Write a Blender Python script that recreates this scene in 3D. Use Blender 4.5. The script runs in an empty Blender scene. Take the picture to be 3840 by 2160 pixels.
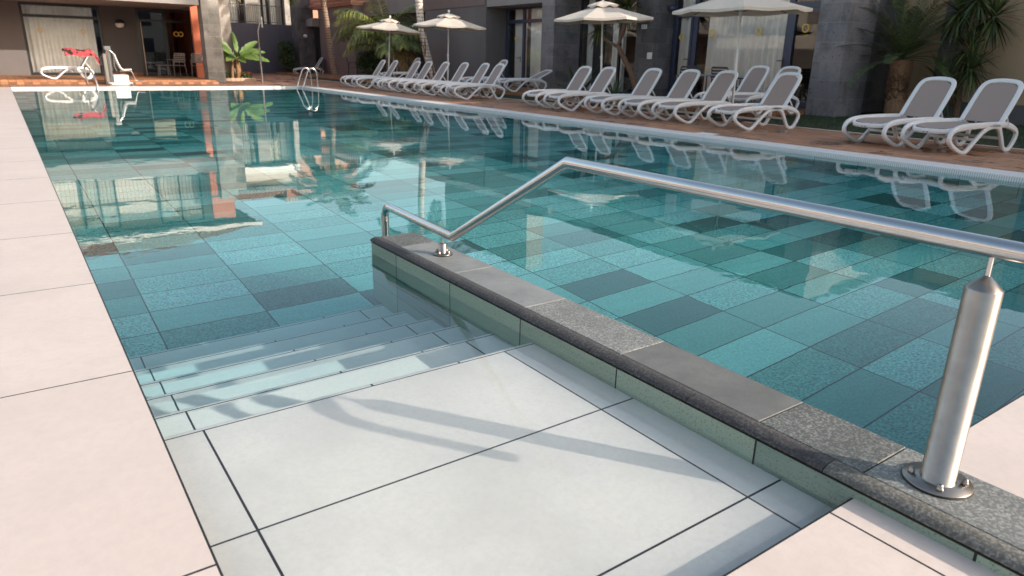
import bpy, math, random
from mathutils import Vector, Matrix
sc = bpy.context.scene
col = sc.collection
R = math.radians
PI = math.pi
random.seed(7)

# ------------------------------------------------------------------ objects
def tag(o, label=None, cat=None, group=None, kind=None):
    if label: o['label'] = label
    if cat: o['category'] = cat
    if group: o['group'] = group
    if kind: o['kind'] = kind
    return o

def thing(name, label, cat, loc=(0, 0, 0), rz=0, group=None):
    o = bpy.data.objects.new(name, None)
    o.empty_display_size = .2
    col.objects.link(o)
    o.location = loc
    o.rotation_euler.z = rz
    return tag(o, label, cat, group)

def kids(o):
    return [c for c in bpy.data.objects if c.parent == o]

def copy_tree(o, parent=None):
    c = o.copy()
    col.objects.link(c)
    if parent: c.parent = parent
    for ch in kids(o): copy_tree(ch, c)
    return c

def origin_of(o):
    v = Vector((0, 0, 0))
    while o:
        v += Vector(o.location); o = o.parent
    return v

# ------------------------------------------------------------------ meshes
def smooth_path(pts, n=6, closed=False):
    P = [Vector(p) for p in pts]
    out = []
    m = len(P)
    rng = range(m) if closed else range(m - 1)
    for i in rng:
        if closed:
            a, b, c, d = P[(i - 1) % m], P[i], P[(i + 1) % m], P[(i + 2) % m]
        else:
            a, b, c, d = P[max(i - 1, 0)], P[i], P[i + 1], P[min(i + 2, m - 1)]
        for k in range(n):
            t = k / n
            out.append(.5 * ((2 * b) + (c - a) * t + (2 * a - 5 * b + 4 * c - d) * t * t + (3 * b - a - 3 * c + d) * t ** 3))
    if not closed: out.append(P[-1])
    return out

class MB:
    def __init__(s):
        s.v, s.f, s.sm = [], [], []
    def add(s, v, f, sm=False):
        b = len(s.v)
        s.v += [tuple(p) for p in v]
        s.f += [tuple(i + b for i in q) for q in f]
        s.sm += [sm] * len(f)
        return s
    def box(s, a, b):
        a, b = [min(a[i], b[i]) for i in range(3)], [max(a[i], b[i]) for i in range(3)]
        v = [(x, y, z) for x in (a[0], b[0]) for y in (a[1], b[1]) for z in (a[2], b[2])]
        return s.add(v, [(0, 1, 3, 2), (4, 6, 7, 5), (0, 4, 5, 1), (2, 3, 7, 6), (0, 2, 6, 4), (1, 5, 7, 3)])
    def bbox(s, a, b, r=.01):
        """box with chamfered edges"""
        c = [(a[i] + b[i]) / 2 for i in range(3)]
        h = [abs(b[i] - a[i]) / 2 for i in range(3)]
        r = min(r, *[x * .45 for x in h])
        v, idx = [], {}
        for sx in (-1, 1):
            for sy in (-1, 1):
                for sz in (-1, 1):
                    for ax in range(3):
                        p = [c[k] + (sx, sy, sz)[k] * (h[k] - (0 if k == ax else r)) for k in range(3)]
                        idx[(sx, sy, sz, ax)] = len(v); v.append(p)
        f = []
        S = (-1, 1)
        for ax in range(3):
            o1, o2 = [k for k in range(3) if k != ax]
            for sg in S:
                q = []
                for p, r_ in ((-1, -1), (1, -1), (1, 1), (-1, 1)):
                    t = [0, 0, 0]; t[ax] = sg; t[o1] = p; t[o2] = r_
                    q.append(idx[(t[0], t[1], t[2], ax)])
                f.append(q)
            for p in S:
                for r_ in S:
                    t1 = [0, 0, 0]; t1[o1] = p; t1[o2] = r_
                    a1 = t1[:]; a1[ax] = -1; a2 = t1[:]; a2[ax] = 1
                    f.append((idx[(*a1, o1)], idx[(*a2, o1)], idx[(*a2, o2)], idx[(*a1, o2)]))
        for k in [(a_, b_, c_) for a_ in S for b_ in S for c_ in S]:
            f.append((idx[(*k, 0)], idx[(*k, 1)], idx[(*k, 2)]))
        return s.add(v, f)
    def quad(s, a, b, c, d, sm=False):
        return s.add([a, b, c, d], [(0, 1, 2, 3)], sm)
    def tube(s, pts, r, n=10, closed=False, caps=True):
        P = [Vector(p) for p in pts]
        m = len(P)
        rad = r if isinstance(r, (list, tuple)) else [r] * m
        T = []
        for i in range(m):
            if closed:
                d0, d1 = P[i] - P[i - 1], P[(i + 1) % m] - P[i]
            else:
                d0 = P[i] - P[i - 1] if i else P[1] - P[0]
                d1 = P[i + 1] - P[i] if i < m - 1 else P[i] - P[i - 1]
            T.append((d0.normalized(), d1.normalized()))
        t0 = T[0][1]
        u = t0.cross(Vector((0, 0, 1)))
        if u.length < .05: u = t0.cross(Vector((1, 0, 0)))
        u.normalize()
        V, F = [], []
        for i in range(m):
            a, b = T[i]
            t = (a + b)
            t = t.normalized() if t.length > 1e-6 else b
            u = (u - t * u.dot(t)).normalized()
            w = t.cross(u)
            k = a - b
            cosh = max(t.dot(a), .3)
            bis = k.normalized() if k.length > 1e-6 else None
            for j in range(n):
                an = 2 * PI * j / n
                o = (u * math.cos(an) + w * math.sin(an)) * rad[i]
                if bis is not None:
                    o += bis * o.dot(bis) * (1 / cosh - 1)
                V.append(P[i] + o)
        for i in range(m if closed else m - 1):
            for j in range(n):
                i2 = (i + 1) % m
                F.append((i * n + j, i * n + (j + 1) % n, i2 * n + (j + 1) % n, i2 * n + j))
        s.add(V, F, True)
        if caps and not closed:
            s.add(V[:n], [tuple(reversed(range(n)))]); s.add(V[-n:], [tuple(range(n))])
        return s
    def ribbon(s, pts, bn, w, h, closed=False, n=10):
        """rounded flat bar swept along a planar path; w along bn, h in the plane"""
        P = [Vector(p) for p in pts]
        bn = Vector(bn).normalized()
        m = len(P)
        V, F = [], []
        for i in range(m):
            a = P[i - 1] if (i or closed) else P[i]
            b = P[(i + 1) % m] if (i < m - 1 or closed) else P[i]
            t = (b - a).normalized()
            nn = bn.cross(t).normalized()
            hh = h[i] if isinstance(h, (list, tuple)) else h
            for j in range(n):
                an = 2 * PI * (j + .5) / n
                ca, sa = math.cos(an), math.sin(an)
                ca = math.copysign(abs(ca) ** .55, ca); sa = math.copysign(abs(sa) ** .55, sa)
                V.append(P[i] + bn * (w / 2 * ca) + nn * (hh / 2 * sa))
        for i in range(m if closed else m - 1):
            i2 = (i + 1) % m
            for j in range(n):
                F.append((i * n + j, i * n + (j + 1) % n, i2 * n + (j + 1) % n, i2 * n + j))
        s.add(V, F, True)
        if not closed:
            b0 = len(s.v) - m * n
            s.f.append(tuple(b0 + j for j in reversed(range(n)))); s.sm.append(False)
            s.f.append(tuple(b0 + (m - 1) * n + j for j in range(n))); s.sm.append(False)
        return s
    def lathe(s, prof, c=(0, 0, 0), n=20):
        V, F = [], []
        for r, z in prof:
            for j in range(n):
                a = 2 * PI * j / n
                V.append((c[0] + r * math.cos(a), c[1] + r * math.sin(a), c[2] + z))
        for i in range(len(prof) - 1):
            for j in range(n):
                F.append((i * n + j, i * n + (j + 1) % n, (i + 1) * n + (j + 1) % n, (i + 1) * n + j))
        s.add(V, F, True)
        b0 = len(s.v) - len(prof) * n
        s.f.append(tuple(b0 + j for j in reversed(range(n)))); s.sm.append(False)
        s.f.append(tuple(b0 + (len(prof) - 1) * n + j for j in range(n))); s.sm.append(False)
        return s
    def torus(s, c, r, rr, nx, n=28, k=8):
        """ring; nx = normal axis 0/1/2"""
        pts = []
        for j in range(n):
            a = 2 * PI * j / n
            p = [r * math.cos(a), r * math.sin(a)]
            p.insert(nx, 0)
            pts.append(Vector(c) + Vector(p))
        return s.tube(pts, rr, k, closed=True)
    def build(s, name, m, parent=None, shift=True):
        me = bpy.data.meshes.new(name)
        off = origin_of(parent) if (parent and shift) else Vector((0, 0, 0))
        me.from_pydata([(p[0] - off.x, p[1] - off.y, p[2] - off.z) for p in s.v], [], s.f)
        me.polygons.foreach_set('use_smooth', s.sm)
        me.validate(); me.update()
        o = bpy.data.objects.new(name, me)
        col.objects.link(o)
        me.materials.append(m)
        if parent: o.parent = parent
        return o

def part(name, mb, m, parent, label=None):
    o = mb.build(name, m, parent)
    if label: o['label'] = label
    return o

def struct(name, mb, m, kind='structure', label=None):
    o = mb.build(name, m)
    o['kind'] = kind
    if label: o['label'] = label
    return o

# ------------------------------------------------------------------ materials
class NT:
    def __init__(s, name):
        s.m = bpy.data.materials.new(name); s.m.use_nodes = True
        s.t = s.m.node_tree
        s.b = s.t.nodes['Principled BSDF']
    def n(s, typ, **kw):
        x = s.t.nodes.new(typ)
        for k, v in kw.items():
            if k == 'ins':
                for i, val in v.items():
                    if hasattr(val, 'is_linked') or hasattr(val, 'is_output'): s.t.links.new(val, x.inputs[i])
                    else: x.inputs[i].default_value = val
            else: setattr(x, k, v)
        return x
    def math(s, op, a, b=0., c=0.):
        return s.n('ShaderNodeMath', operation=op, ins={0: a, 1: b, 2: c}).outputs[0]
    def mix(s, f, a, b, blend='MIX'):
        x = s.n('ShaderNodeMix', data_type='RGBA', blend_type=blend)
        for i, v in ((0, f), (6, a), (7, b)):
            if hasattr(v, 'is_output'): s.t.links.new(v, x.inputs[i])
            else: x.inputs[i].default_value = v if i == 0 else (*v, 1) if len(v) == 3 else v
        return x.outputs[2]
    def pos(s):
        g = s.n('ShaderNodeNewGeometry').outputs['Position']
        return g
    def xyz(s, v):
        return s.n('ShaderNodeSeparateXYZ', ins={0: v}).outputs
    def vec(s, x, y, z=0.):
        return s.n('ShaderNodeCombineXYZ', ins={0: x, 1: y, 2: z}).outputs[0]
    def obj(s):
        return s.n('ShaderNodeTexCoord').outputs['Object']
    def noise(s, v, scale, detail=4., rough=.55):
        return s.n('ShaderNodeTexNoise', ins={'Vector': v, 'Scale': scale, 'Detail': detail, 'Roughness': rough}).outputs[0]
    def ramp(s, f, stops, interp='LINEAR'):
        x = s.n('ShaderNodeValToRGB', ins={0: f})
        x.color_ramp.interpolation = interp
        e = x.color_ramp.elements
        while len(e) < len(stops): e.new(.5)
        for i, (p, c) in enumerate(stops):
            e[i].position = p; e[i].color = (*c, 1) if len(c) == 3 else c
        return x.outputs[0]
    def line(s, x, o, pitch, hw):
        """1 inside a joint of half width hw at o + k*pitch"""
        a = s.math('DIVIDE', s.math('SUBTRACT', x, o), pitch)
        a = s.math('SUBTRACT', s.math('FRACT', s.math('ADD', a, .5)), .5)
        a = s.math('MULTIPLY', s.math('ABSOLUTE', a), pitch)
        return s.math('LESS_THAN', a, hw)
    def at(s, x, o, hw):
        return s.math('LESS_THAN', s.math('ABSOLUTE', s.math('SUBTRACT', x, o)), hw)
    def mx(s, *a):
        r = a[0]
        for b in a[1:]: r = s.math('MAXIMUM', r, b)
        return r
    def bump(s, h, strength=.3, dist=.01):
        b = s.n('ShaderNodeBump', ins={'Height': h, 'Strength': strength, 'Distance': dist})
        s.t.links.new(b.outputs[0], s.b.inputs['Normal'])
    def color(s, c):
        if hasattr(c, 'is_output'): s.t.links.new(c, s.b.inputs['Base Color'])
        else: s.b.inputs['Base Color'].default_value = (*c, 1)
    def set(s, **kw):
        for k, v in kw.items():
            i = s.b.inputs[k.replace('_', ' ')]
            if hasattr(v, 'is_output'): s.t.links.new(v, i)
            else: i.default_value = v

def mul(c, k): return tuple(min(1, x * k) for x in c)

def M(name, c, rough=.6, metal=0., var=.12, vs=6., bump=0., bs=60., island=0., spec=.5, world=False):
    t = NT(name)
    v = t.pos() if world else t.obj()
    out = None
    if var:
        f = t.noise(v, vs, 6)
        f = t.ramp(f, [(.3, (0, 0, 0)), (.7, (1, 1, 1))])
        out = t.mix(f, mul(c, 1 - var), mul(c, 1 + var))
    if island:
        g = t.n('ShaderNodeNewGeometry').outputs['Random Per Island']
        r = t.ramp(g, [(0, mul(c, 1 - island)), (.5, c), (1, (min(1, c[0] * (1 + island * 1.4)), min(1, c[1] * (1 + island)), c[2]))])
        out = r if out is None else t.mix(.5, out, r)
    t.color(out if out is not None else c)
    t.set(Roughness=rough, Metallic=metal)
    t.b.inputs['Specular IOR Level'].default_value = spec
    if bump: t.bump(t.noise(v, bs, 5), bump, .01)
    return t.m

def M_plaster(name, c, var=.1, bs=140, bump=.5):
    t = NT(name)
    v = t.pos()
    big = t.ramp(t.noise(v, .6, 5), [(.3, (0, 0, 0)), (.72, (1, 1, 1))])
    fine = t.noise(v, bs, 3)
    x = t.xyz(v)
    drip = t.noise(t.vec(t.math('MULTIPLY', t.math('ADD', x[0], x[1]), 3.), t.math('MULTIPLY', x[2], .25)), 1.6, 5)
    cc = t.mix(big, mul(c, 1 - var), mul(c, 1 + var))
    cc = t.mix(t.math('MULTIPLY', t.math('SUBTRACT', drip, .45), .9), cc, mul(c, .55))
    cc = t.mix(t.math('MULTIPLY', fine, .5), cc, mul(c, .7))
    t.color(cc)
    t.set(Roughness=.85)
    t.bump(fine, bump, .01)
    return t.m

def M_block(name, c, bw=.62, bh=.4, var=.22):
    """volcanic stone blocks with pores, stains and thin joints"""
    t = NT(name)
    v = t.pos()
    x = t.xyz(v)
    u = t.math('ADD', x[0], x[1])
    z = x[2]
    row = t.math('FLOOR', t.math('DIVIDE', z, bh))
    uo = t.math('ADD', u, t.math('MULTIPLY', row, bw * .5))
    cell = t.vec(t.math('FLOOR', t.math('DIVIDE', uo, bw)), row)
    rnd = t.n('ShaderNodeTexWhiteNoise', ins={0: cell}).outputs[0]
    j = t.mx(t.line(uo, 0, bw, .004), t.line(z, 0, bh, .004))
    st = t.noise(v, 2.3, 7, .65)
    pores = t.ramp(t.noise(v, 26, 3), [(.3, (1, 1, 1)), (.38, (0, 0, 0))])
    cc = t.ramp(rnd, [(0, mul(c, 1 - var)), (1, mul(c, 1 + var))])
    cc = t.mix(t.ramp(st, [(.48, (0, 0, 0)), (.75, (.75, .75, .75))]), cc, mul(c, .3))
    cc = t.mix(pores, cc, mul(c, .25))
    cc = t.mix(j, cc, mul(c, 1.35))
    t.color(cc)
    t.set(Roughness=.8)
    t.bump(t.mix(.5, t.noise(v, 90, 4), pores, 'SUBTRACT'), .35, .01)
    return t.m

def M_granite(name, a, b, sc_=130, rough=.58):
    t = NT(name)
    v = t.pos()
    sp = t.ramp(t.noise(v, sc_, 3, .6), [(.38, a), (.5, mul(a, 1.25)), (.6, b)])
    big = t.noise(v, 7, 6)
    cc = t.mix(t.ramp(big, [(.35, (0, 0, 0)), (.75, (.6, .6, .6))]), sp, mul(a, .75))
    t.color(cc)
    t.set(Roughness=rough)
    t.bump(t.noise(v, sc_ * .8, 3), .35, .004)
    return t.m

def M_smoothstone(name, c, rough=.4):
    t = NT(name)
    v = t.pos()
    f = t.noise(v, 5, 8, .65)
    g = t.noise(v, 260, 2)
    cc = t.mix(t.ramp(f, [(.3, (0, 0, 0)), (.7, (1, 1, 1))]), mul(c, .7), mul(c, 1.2))
    cc = t.mix(t.ramp(t.noise(v, 17, 8, .75), [(.5, (0, 0, 0)), (.72, (.6, .6, .6))]), cc, mul(c, .62))
    cc = t.mix(t.ramp(g, [(.35, (.6, .6, .6)), (.5, (0, 0, 0))]), cc, mul(c, .62))
    t.color(cc); t.set(Roughness=rough)
    t.bump(g, .15, .003)
    return t.m

def deck_mat():
    t = NT('pale_porcelain_deck')
    v = t.pos(); x, y, z = t.xyz(v)
    west = t.math('LESS_THAN', x, .23)
    jy = t.math('MULTIPLY', west, t.line(y, 2.62, 1.205, .0035))
    jx = t.math('MULTIPLY', t.math('SUBTRACT', 1., west), t.mx(t.at(x, 1.555, .0035), t.line(x, 2.76, 1.205, .0035)))
    jx = t.math('MULTIPLY', jx, t.math('LESS_THAN', y, .76))
    j2 = t.math('MULTIPLY', west, t.line(x, -.985, 1.205, .0035))
    j3 = t.math('MULTIPLY', t.math('SUBTRACT', 1., west), t.line(y, -.45, 1.205, .0035))
    j = t.mx(jy, jx, j2, j3)
    f = t.noise(v, 2.2, 8, .62)
    g = t.noise(v, 34, 6, .7)
    c = (.74, .635, .575)
    cc = t.mix(t.ramp(f, [(.3, (0, 0, 0)), (.72, (1, 1, 1))]), mul(c, .885), mul(c, 1.05))
    tid = t.n('ShaderNodeTexWhiteNoise', ins={0: t.vec(t.math('FLOOR', t.math('DIVIDE', t.math('SUBTRACT', y, 2.62), 1.205)), west, 1.)}).outputs[0]
    cc = t.mix(t.math('MULTIPLY', tid, .5), cc, mul(c, .9))
    cc = t.mix(t.ramp(g, [(.42, (0, 0, 0)), (.75, (.5, .5, .5))]), cc, mul(c, .78))
    sm = t.noise(v, 1.1, 9, .72)
    cc = t.mix(t.ramp(sm, [(.54, (0, 0, 0)), (.7, (.45, .45, .45))]), cc, mul((.62, .52, .45), .95))
    cc = t.mix(j, cc, (.02, .017, .016))
    t.color(cc); t.set(Roughness=.5)
    t.bump(t.mix(j, g, (0, 0, 0)), .08, .004)
    return t.m

STEP_Y = [2.18, 2.485, 2.79, 3.08, 3.375, 3.68]
STEP_Z = [-.06, -.22, -.38, -.54, -.70, -.86]
def steps_mat():
    t = NT('white_porcelain_steps')
    v = t.pos(); x, y, z = t.xyz(v)
    top = t.math('LESS_THAN', y, 2.158)
    j = t.mx(t.at(x, .347, .0035), t.at(x, 1.513, .0035))
    nose = None
    for s_ in STEP_Y:
        a = t.math('MULTIPLY', t.math('GREATER_THAN', y, s_ - .022), t.math('LESS_THAN', y, s_ + .01))
        nose = a if nose is None else t.mx(nose, a)
        j = t.mx(j, t.at(y, s_ - .022, .0032))
    j = t.math('MULTIPLY', j, 1.)
    jn = t.math('MULTIPLY', nose, t.mx(t.at(x, .93, .004), t.at(x, 1.30, .004)))
    off = t.math('SUBTRACT', 1., nose)
    jj = t.mx(t.math('MULTIPLY', t.mx(t.at(x, .347, .0035), t.at(x, 1.513, .0035)), off))
    for s_ in STEP_Y: jj = t.mx(jj, t.at(y, s_ - .022, .003))
    jj = t.mx(jj, jn, t.math('MULTIPLY', top, t.line(y, 1.568, .605, .0035)))
    f = t.noise(v, 2.6, 8, .62); g = t.noise(v, 60, 5, .7)
    c = (.79, .79, .765)
    cc = t.mix(t.ramp(f, [(.3, (0, 0, 0)), (.72, (1, 1, 1))]), mul(c, .87), mul(c, 1.05))
    cc = t.mix(t.ramp(g, [(.42, (0, 0, 0)), (.75, (.45, .45, .45))]), cc, mul(c, .78))
    sm = t.noise(v, 1.3, 9, .72)
    cc = t.mix(t.ramp(sm, [(.54, (0, 0, 0)), (.7, (.5, .5, .5))]), cc, (.6, .6, .55))
    cc = t.mix(jj, cc, (.012, .012, .014))
    t.color(cc); t.set(Roughness=.45)
    return t.m

def pool_mat():
    t = NT('green_stone_pool_tiles')
    v = t.pos(); x, y, z = t.xyz(v)
    nrm = t.xyz(t.n('ShaderNodeNewGeometry').outputs['Normal'])
    flat = t.math('GREATER_THAN', t.math('ABSOLUTE', nrm[2]), .5)
    sx = t.math('GREATER_THAN', t.math('ABSOLUTE', nrm[0]), .5)
    # on vertical faces use the height instead of one axis
    hu = t.n('ShaderNodeMix', ins={0: sx, 2: x, 3: y}).outputs[0]
    u = t.n('ShaderNodeMix', ins={0: flat, 2: hu, 3: x}).outputs[0]
    w = t.n('ShaderNodeMix', ins={0: flat, 2: z, 3: y}).outputs[0]
    pu, ow = .598, t.n('ShaderNodeMix', ins={0: flat, 2: -.29, 3: 4.40}).outputs[0]
    cu = t.math('FLOOR', t.math('DIVIDE', t.math('SUBTRACT', u, .5), pu))
    cw = t.math('FLOOR', t.math('DIVIDE', t.math('SUBTRACT', w, ow), .303))
    wn = t.n('ShaderNodeTexWhiteNoise', ins={0: t.vec(cu, cw, flat)})
    rnd = wn.outputs[0]; rnd2 = t.xyz(wn.outputs[1])[1]
    base = t.ramp(rnd, [(0, (.31, .63, .58)), (.28, (.23, .51, .47)), (.5, (.41, .71, .67)), (.68, (.175, .41, .37)), (.84, (.12, .29, .265)), (.94, (.08, .2, .185))], 'CONSTANT')
    sp = t.noise(v, 75, 4, .7)
    speck = t.ramp(sp, [(.36, (.35, .35, .35)), (.5, (1, 1, 1)), (.66, (1.7, 1.7, 1.7))])
    amt = t.ramp(rnd2, [(0, (.8, .8, .8)), (.55, (.3, .3, .3))], 'CONSTANT')
    strk = t.noise(t.vec(t.math('ADD', t.math('MULTIPLY', x, 2.), t.math('MULTIPLY', y, 14.)), t.math('MULTIPLY', rnd, 40.), z), 1.4, 6, .6)
    cc = t.mix(t.math('MULTIPLY', t.math('SUBTRACT', strk, .35), .9), base, t.mix(1., base, (.62, .66, .62), 'MULTIPLY'))
    cc2 = t.mix(1., cc, speck, 'MULTIPLY')
    cc = t.mix(amt, cc, cc2)
    j = t.mx(t.line(u, .5, pu, .004), t.line(w, ow, .303, .004))
    cc = t.mix(j, cc, (.012, .02, .022))
    t.color(cc); t.set(Roughness=.7)
    return t.m

def face_mat():
    t = NT('green_stone_wall_tiles')
    v = t.pos(); x, y, z = t.xyz(v)
    cu = t.math('FLOOR', t.math('DIVIDE', t.math('SUBTRACT', y, 1.06), .6))
    cw = t.math('FLOOR', t.math('DIVIDE', t.math('SUBTRACT', z, -.26), .3))
    rnd = t.n('ShaderNodeTexWhiteNoise', ins={0: t.vec(cu, cw, 3.)}).outputs[0]
    base = t.ramp(rnd, [(0, (.29, .38, .30)), (.35, (.34, .44, .35)), (.6, (.24, .33, .275)), (.85, (.12, .17, .15))], 'CONSTANT')
    st = t.noise(t.vec(t.math('MULTIPLY', y, 2.), t.math('MULTIPLY', z, 26.), t.math('MULTIPLY', x, 2.)), 1.3, 7, .6)
    cc = t.mix(t.ramp(st, [(.35, (0, 0, 0)), (.8, (.7, .7, .7))]), base, (.42, .48, .40))
    sp = t.noise(v, 150, 3)
    cc = t.mix(t.ramp(sp, [(.3, (.8, .8, .8)), (.45, (0, 0, 0))]), cc, mul((.2, .26, .22), .6))
    j = t.mx(t.line(y, 1.06, .6, .0035), t.line(z, -.26, .3, .0035))
    cc = t.mix(j, cc, (.015, .017, .017))
    t.color(cc); t.set(Roughness=.5)
    return t.m

def terracotta(name, c, wet=True):
    t = NT(name)
    v = t.pos(); x, y, z = t.xyz(v)
    b = t.n('ShaderNodeTexBrick', offset=.5, ins={'Vector': t.vec(y, x), 'Color1': (*mul(c, .66), 1), 'Color2': (*mul(c, 1.22), 1), 'Mortar': (*mul(c, .25), 1),
            'Scale': 1., 'Mortar Size': .011, 'Brick Width': .42, 'Row Height': .21})
    f = t.noise(v, 3.2, 6, .6)
    cc = t.mix(t.ramp(f, [(.3, (0, 0, 0)), (.75, (.7, .7, .7))]), b.outputs[0], mul(c, .7))
    cc = t.mix(t.ramp(t.noise(v, 45, 4), [(.4, (0, 0, 0)), (.8, (.4, .4, .4))]), cc, mul(c, 1.25))
    rough = .62
    if wet:
        wn = t.noise(t.vec(t.math('MULTIPLY', x, 1.1), t.math('MULTIPLY', y, .8)), 1.25, 5, .62)
        wm = t.ramp(wn, [(.52, (0, 0, 0)), (.58, (1, 1, 1))])
        cc = t.mix(wm, cc, t.mix(1., cc, (.6, .56, .54), 'MULTIPLY'))
        rough = t.math('SUBTRACT', .62, t.math('MULTIPLY', wm, .42))
    t.color(cc); t.set(Roughness=rough)
    t.bump(b.outputs[1], -.25, .004)
    return t.m

def water_mat():
    t = NT('pool_water')
    t.t.nodes.remove(t.b)
    out = [n for n in t.t.nodes if n.type == 'OUTPUT_MATERIAL'][0]
    v = t.pos(); x, y, z = t.xyz(v)
    n1 = t.noise(t.vec(t.math('MULTIPLY', x, 1.2), t.math('MULTIPLY', y, .7)), 1.1, 2, .5)
    n2 = t.noise(v, 9., 2, .5)
    mask = t.ramp(t.noise(v, .33, 2), [(.48, (0, 0, 0)), (.66, (1, 1, 1))])
    n3 = t.noise(t.vec(t.math('MULTIPLY', x, 1.3), t.math('MULTIPLY', y, .8)), 4.5, 2, .5)
    h = t.math('ADD', t.math('ADD', t.math('MULTIPLY', n1, .75), t.math('MULTIPLY', n3, .09)), t.math('MULTIPLY', t.math('MULTIPLY', n2, mask), .3))
    b = t.n('ShaderNodeBump', ins={'Height': h, 'Strength': .06, 'Distance': .05})
    g = t.n('ShaderNodeBsdfGlass', ins={'Roughness': 0., 'IOR': 1.333, 'Normal': b.outputs[0]})
    t.t.links.new(g.outputs[0], out.inputs[0])
    return t.m

def water_body_mat():
    t = NT('pool_water_body')
    t.t.nodes.remove(t.b)
    out = [n for n in t.t.nodes if n.type == 'OUTPUT_MATERIAL'][0]
    a = t.n('ShaderNodeVolumeAbsorption', ins={0: (.34, .87, .95, 1), 1: .44})
    t.t.links.new(a.outputs[0], out.inputs[1])
    return t.m

def glass_mat(name, tint=(.96, .97, .98), refl=1.0):
    t = NT(name)
    t.t.nodes.remove(t.b)
    out = [n for n in t.t.nodes if n.type == 'OUTPUT_MATERIAL'][0]
    tr = t.n('ShaderNodeBsdfTransparent', ins={0: (*tint, 1)})
    gl = t.n('ShaderNodeBsdfGlossy', ins={0: (1, 1, 1, 1), 'Roughness': .0})
    fr = t.n('ShaderNodeFresnel', ins={0: 1.6})
    f = t.math('MINIMUM', t.math('MULTIPLY', fr.outputs[0], 1.5 * refl), .95)
    mx = t.n('ShaderNodeMixShader', ins={0: f, 1: tr.outputs[0], 2: gl.outputs[0]})
    t.t.links.new(mx.outputs[0], out.inputs[0])
    return t.m

def trunk_mat(name, c, c2, pitch=.09, rust=False):
    t = NT(name)
    v = t.obj(); x, y, z = t.xyz(v)
    zz = t.math('ADD', z, t.math('MULTIPLY', t.noise(v, 5, 3), .09))
    fr = t.math('FRACT', t.math('DIVIDE', zz, pitch))
    ring = t.ramp(fr, [(0, (1, 1, 1)), (.22, (.6, .6, .6)), (.34, (0, 0, 0)), (.92, (0, 0, 0)), (1, (1, 1, 1))])
    n = t.noise(v, 14, 5)
    ring = t.mix(1., ring, t.ramp(n, [(.4, (0, 0, 0)), (.55, (1, 1, 1))]), 'MULTIPLY')
    cc = t.mix(t.ramp(n, [(.3, (0, 0, 0)), (.75, (1, 1, 1))]), mul(c, .8), mul(c, 1.15))
    cc = t.mix(ring, cc, c2)
    if rust:
        rm = t.ramp(z, [(.0, (1, 1, 1)), (.5, (1, 1, 1)), (.62, (0, 0, 0))])
        rr = t.math('MULTIPLY', t.math('LESS_THAN', z, 2.2), t.ramp(t.noise(t.vec(t.math('MULTIPLY', x, 4.), t.math('MULTIPLY', y, 4.), t.math('MULTIPLY', z, .7)), 2.2, 4), [(.5, (0, 0, 0)), (.6, (1, 1, 1))]))
        cc = t.mix(rr, cc, (.16, .07, .025))
    t.color(cc); t.set(Roughness=.85)
    t.bump(t.mix(.6, n, ring), .5, .02)
    return t.m

m_deck, m_steps, m_pool, m_face, m_water = deck_mat(), steps_mat(), pool_mat(), face_mat(), water_mat()
m_terr = terracotta('brown_clay_paving', (.47, .23, .125))
m_terr2 = terracotta('orange_clay_paving', (.42, .19, .09), wet=False)
m_ground = M('dry_soil', (.16, .12, .09), .9, var=.3, vs=2)
m_lawn = M('lawn_soil', (.025, .04, .015), .9, var=.4, vs=9)
m_grass = M('grass_blade', (.03, .06, .015), .6, var=0, island=.5)
m_whiteplastic = M('white_resin', (.80, .79, .79), .38, var=.03)
m_grate = None
m_sling = None
m_steel = M('brushed_stainless', (.62, .61, .60), .2, 1., var=.06, vs=3)
m_steel_dull = M('worn_stainless', (.36, .33, .30), .34, 1., var=.12, vs=20)
m_gasket = M('black_rubber', (.015, .015, .015), .6, var=0)
m_grL = M_granite('light_granite', (.165, .17, .162), (.38, .39, .37))
m_grD = M_granite('dark_granite', (.095, .1, .093), (.27, .275, .26))
m_stoneL = M_smoothstone('pale_basalt', (.27, .275, .265))
m_stoneD = M_smoothstone('dull_basalt', (.17, .17, .16), .5)
m_nose = M_granite('dark_basalt_nose', (.045, .042, .041), (.12, .112, .108), 120, .62)
m_nose2 = M_granite('worn_basalt_nose', (.10, .10, .09), (.24, .235, .215), 110, .7)
m_mortar = M('dark_mortar', (.03, .028, .027), .9, var=.2)
m_canvas = M('cream_canvas', (.66, .585, .50), .85, var=.04, vs=8, bump=.1, bs=300)
m_white = M('white_paint', (.80, .79, .77), .5, var=.04)
m_offwhite = M('offwhite_render', (.62, .58, .53), .8, var=.08, vs=2)
m_charcoal = M_plaster('charcoal_render', (.165, .15, .152))
m_brownrender = M_plaster('mauve_brown_render', (.21, .16, .155))
m_bluegrey = M_plaster('slate_blue_render', (.115, .112, .145))
m_charcoal2 = M_plaster('dark_veranda_render', (.105, .095, .094))
m_fascia = M_plaster('grey_fascia_render', (.30, .28, .275), bump=.2)
m_fasciabrown = M_plaster('brown_fascia_render', (.20, .15, .145), bump=.2)
m_salmon = M_plaster('salmon_render', (.52, .27, .20), bump=.2)
m_orange = M_plaster('orange_render', (.68, .21, .115), bump=.2)
m_beige = M_plaster('beige_render', (.52, .37, .235), bump=.2)
m_stone = M_block('volcanic_block', (.235, .215, .222))
m_stonelight = M_block('pale_volcanic_block', (.36, .335, .305), .7, .42, .12)
m_stonedark = M_block('dark_volcanic_block', (.13, .12, .122))
m_blackframe = M('black_aluminium', (.02, .02, .023), .35, var=0)
m_blueframe = M('navy_aluminium', (.045, .055, .10), .35, var=.05)
m_glass = glass_mat('window_glass')
m_glassdark = glass_mat('tinted_glass', (.45, .46, .46))
m_curtain = M('white_curtain', (.92, .90, .86), .9, var=.03)
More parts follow.
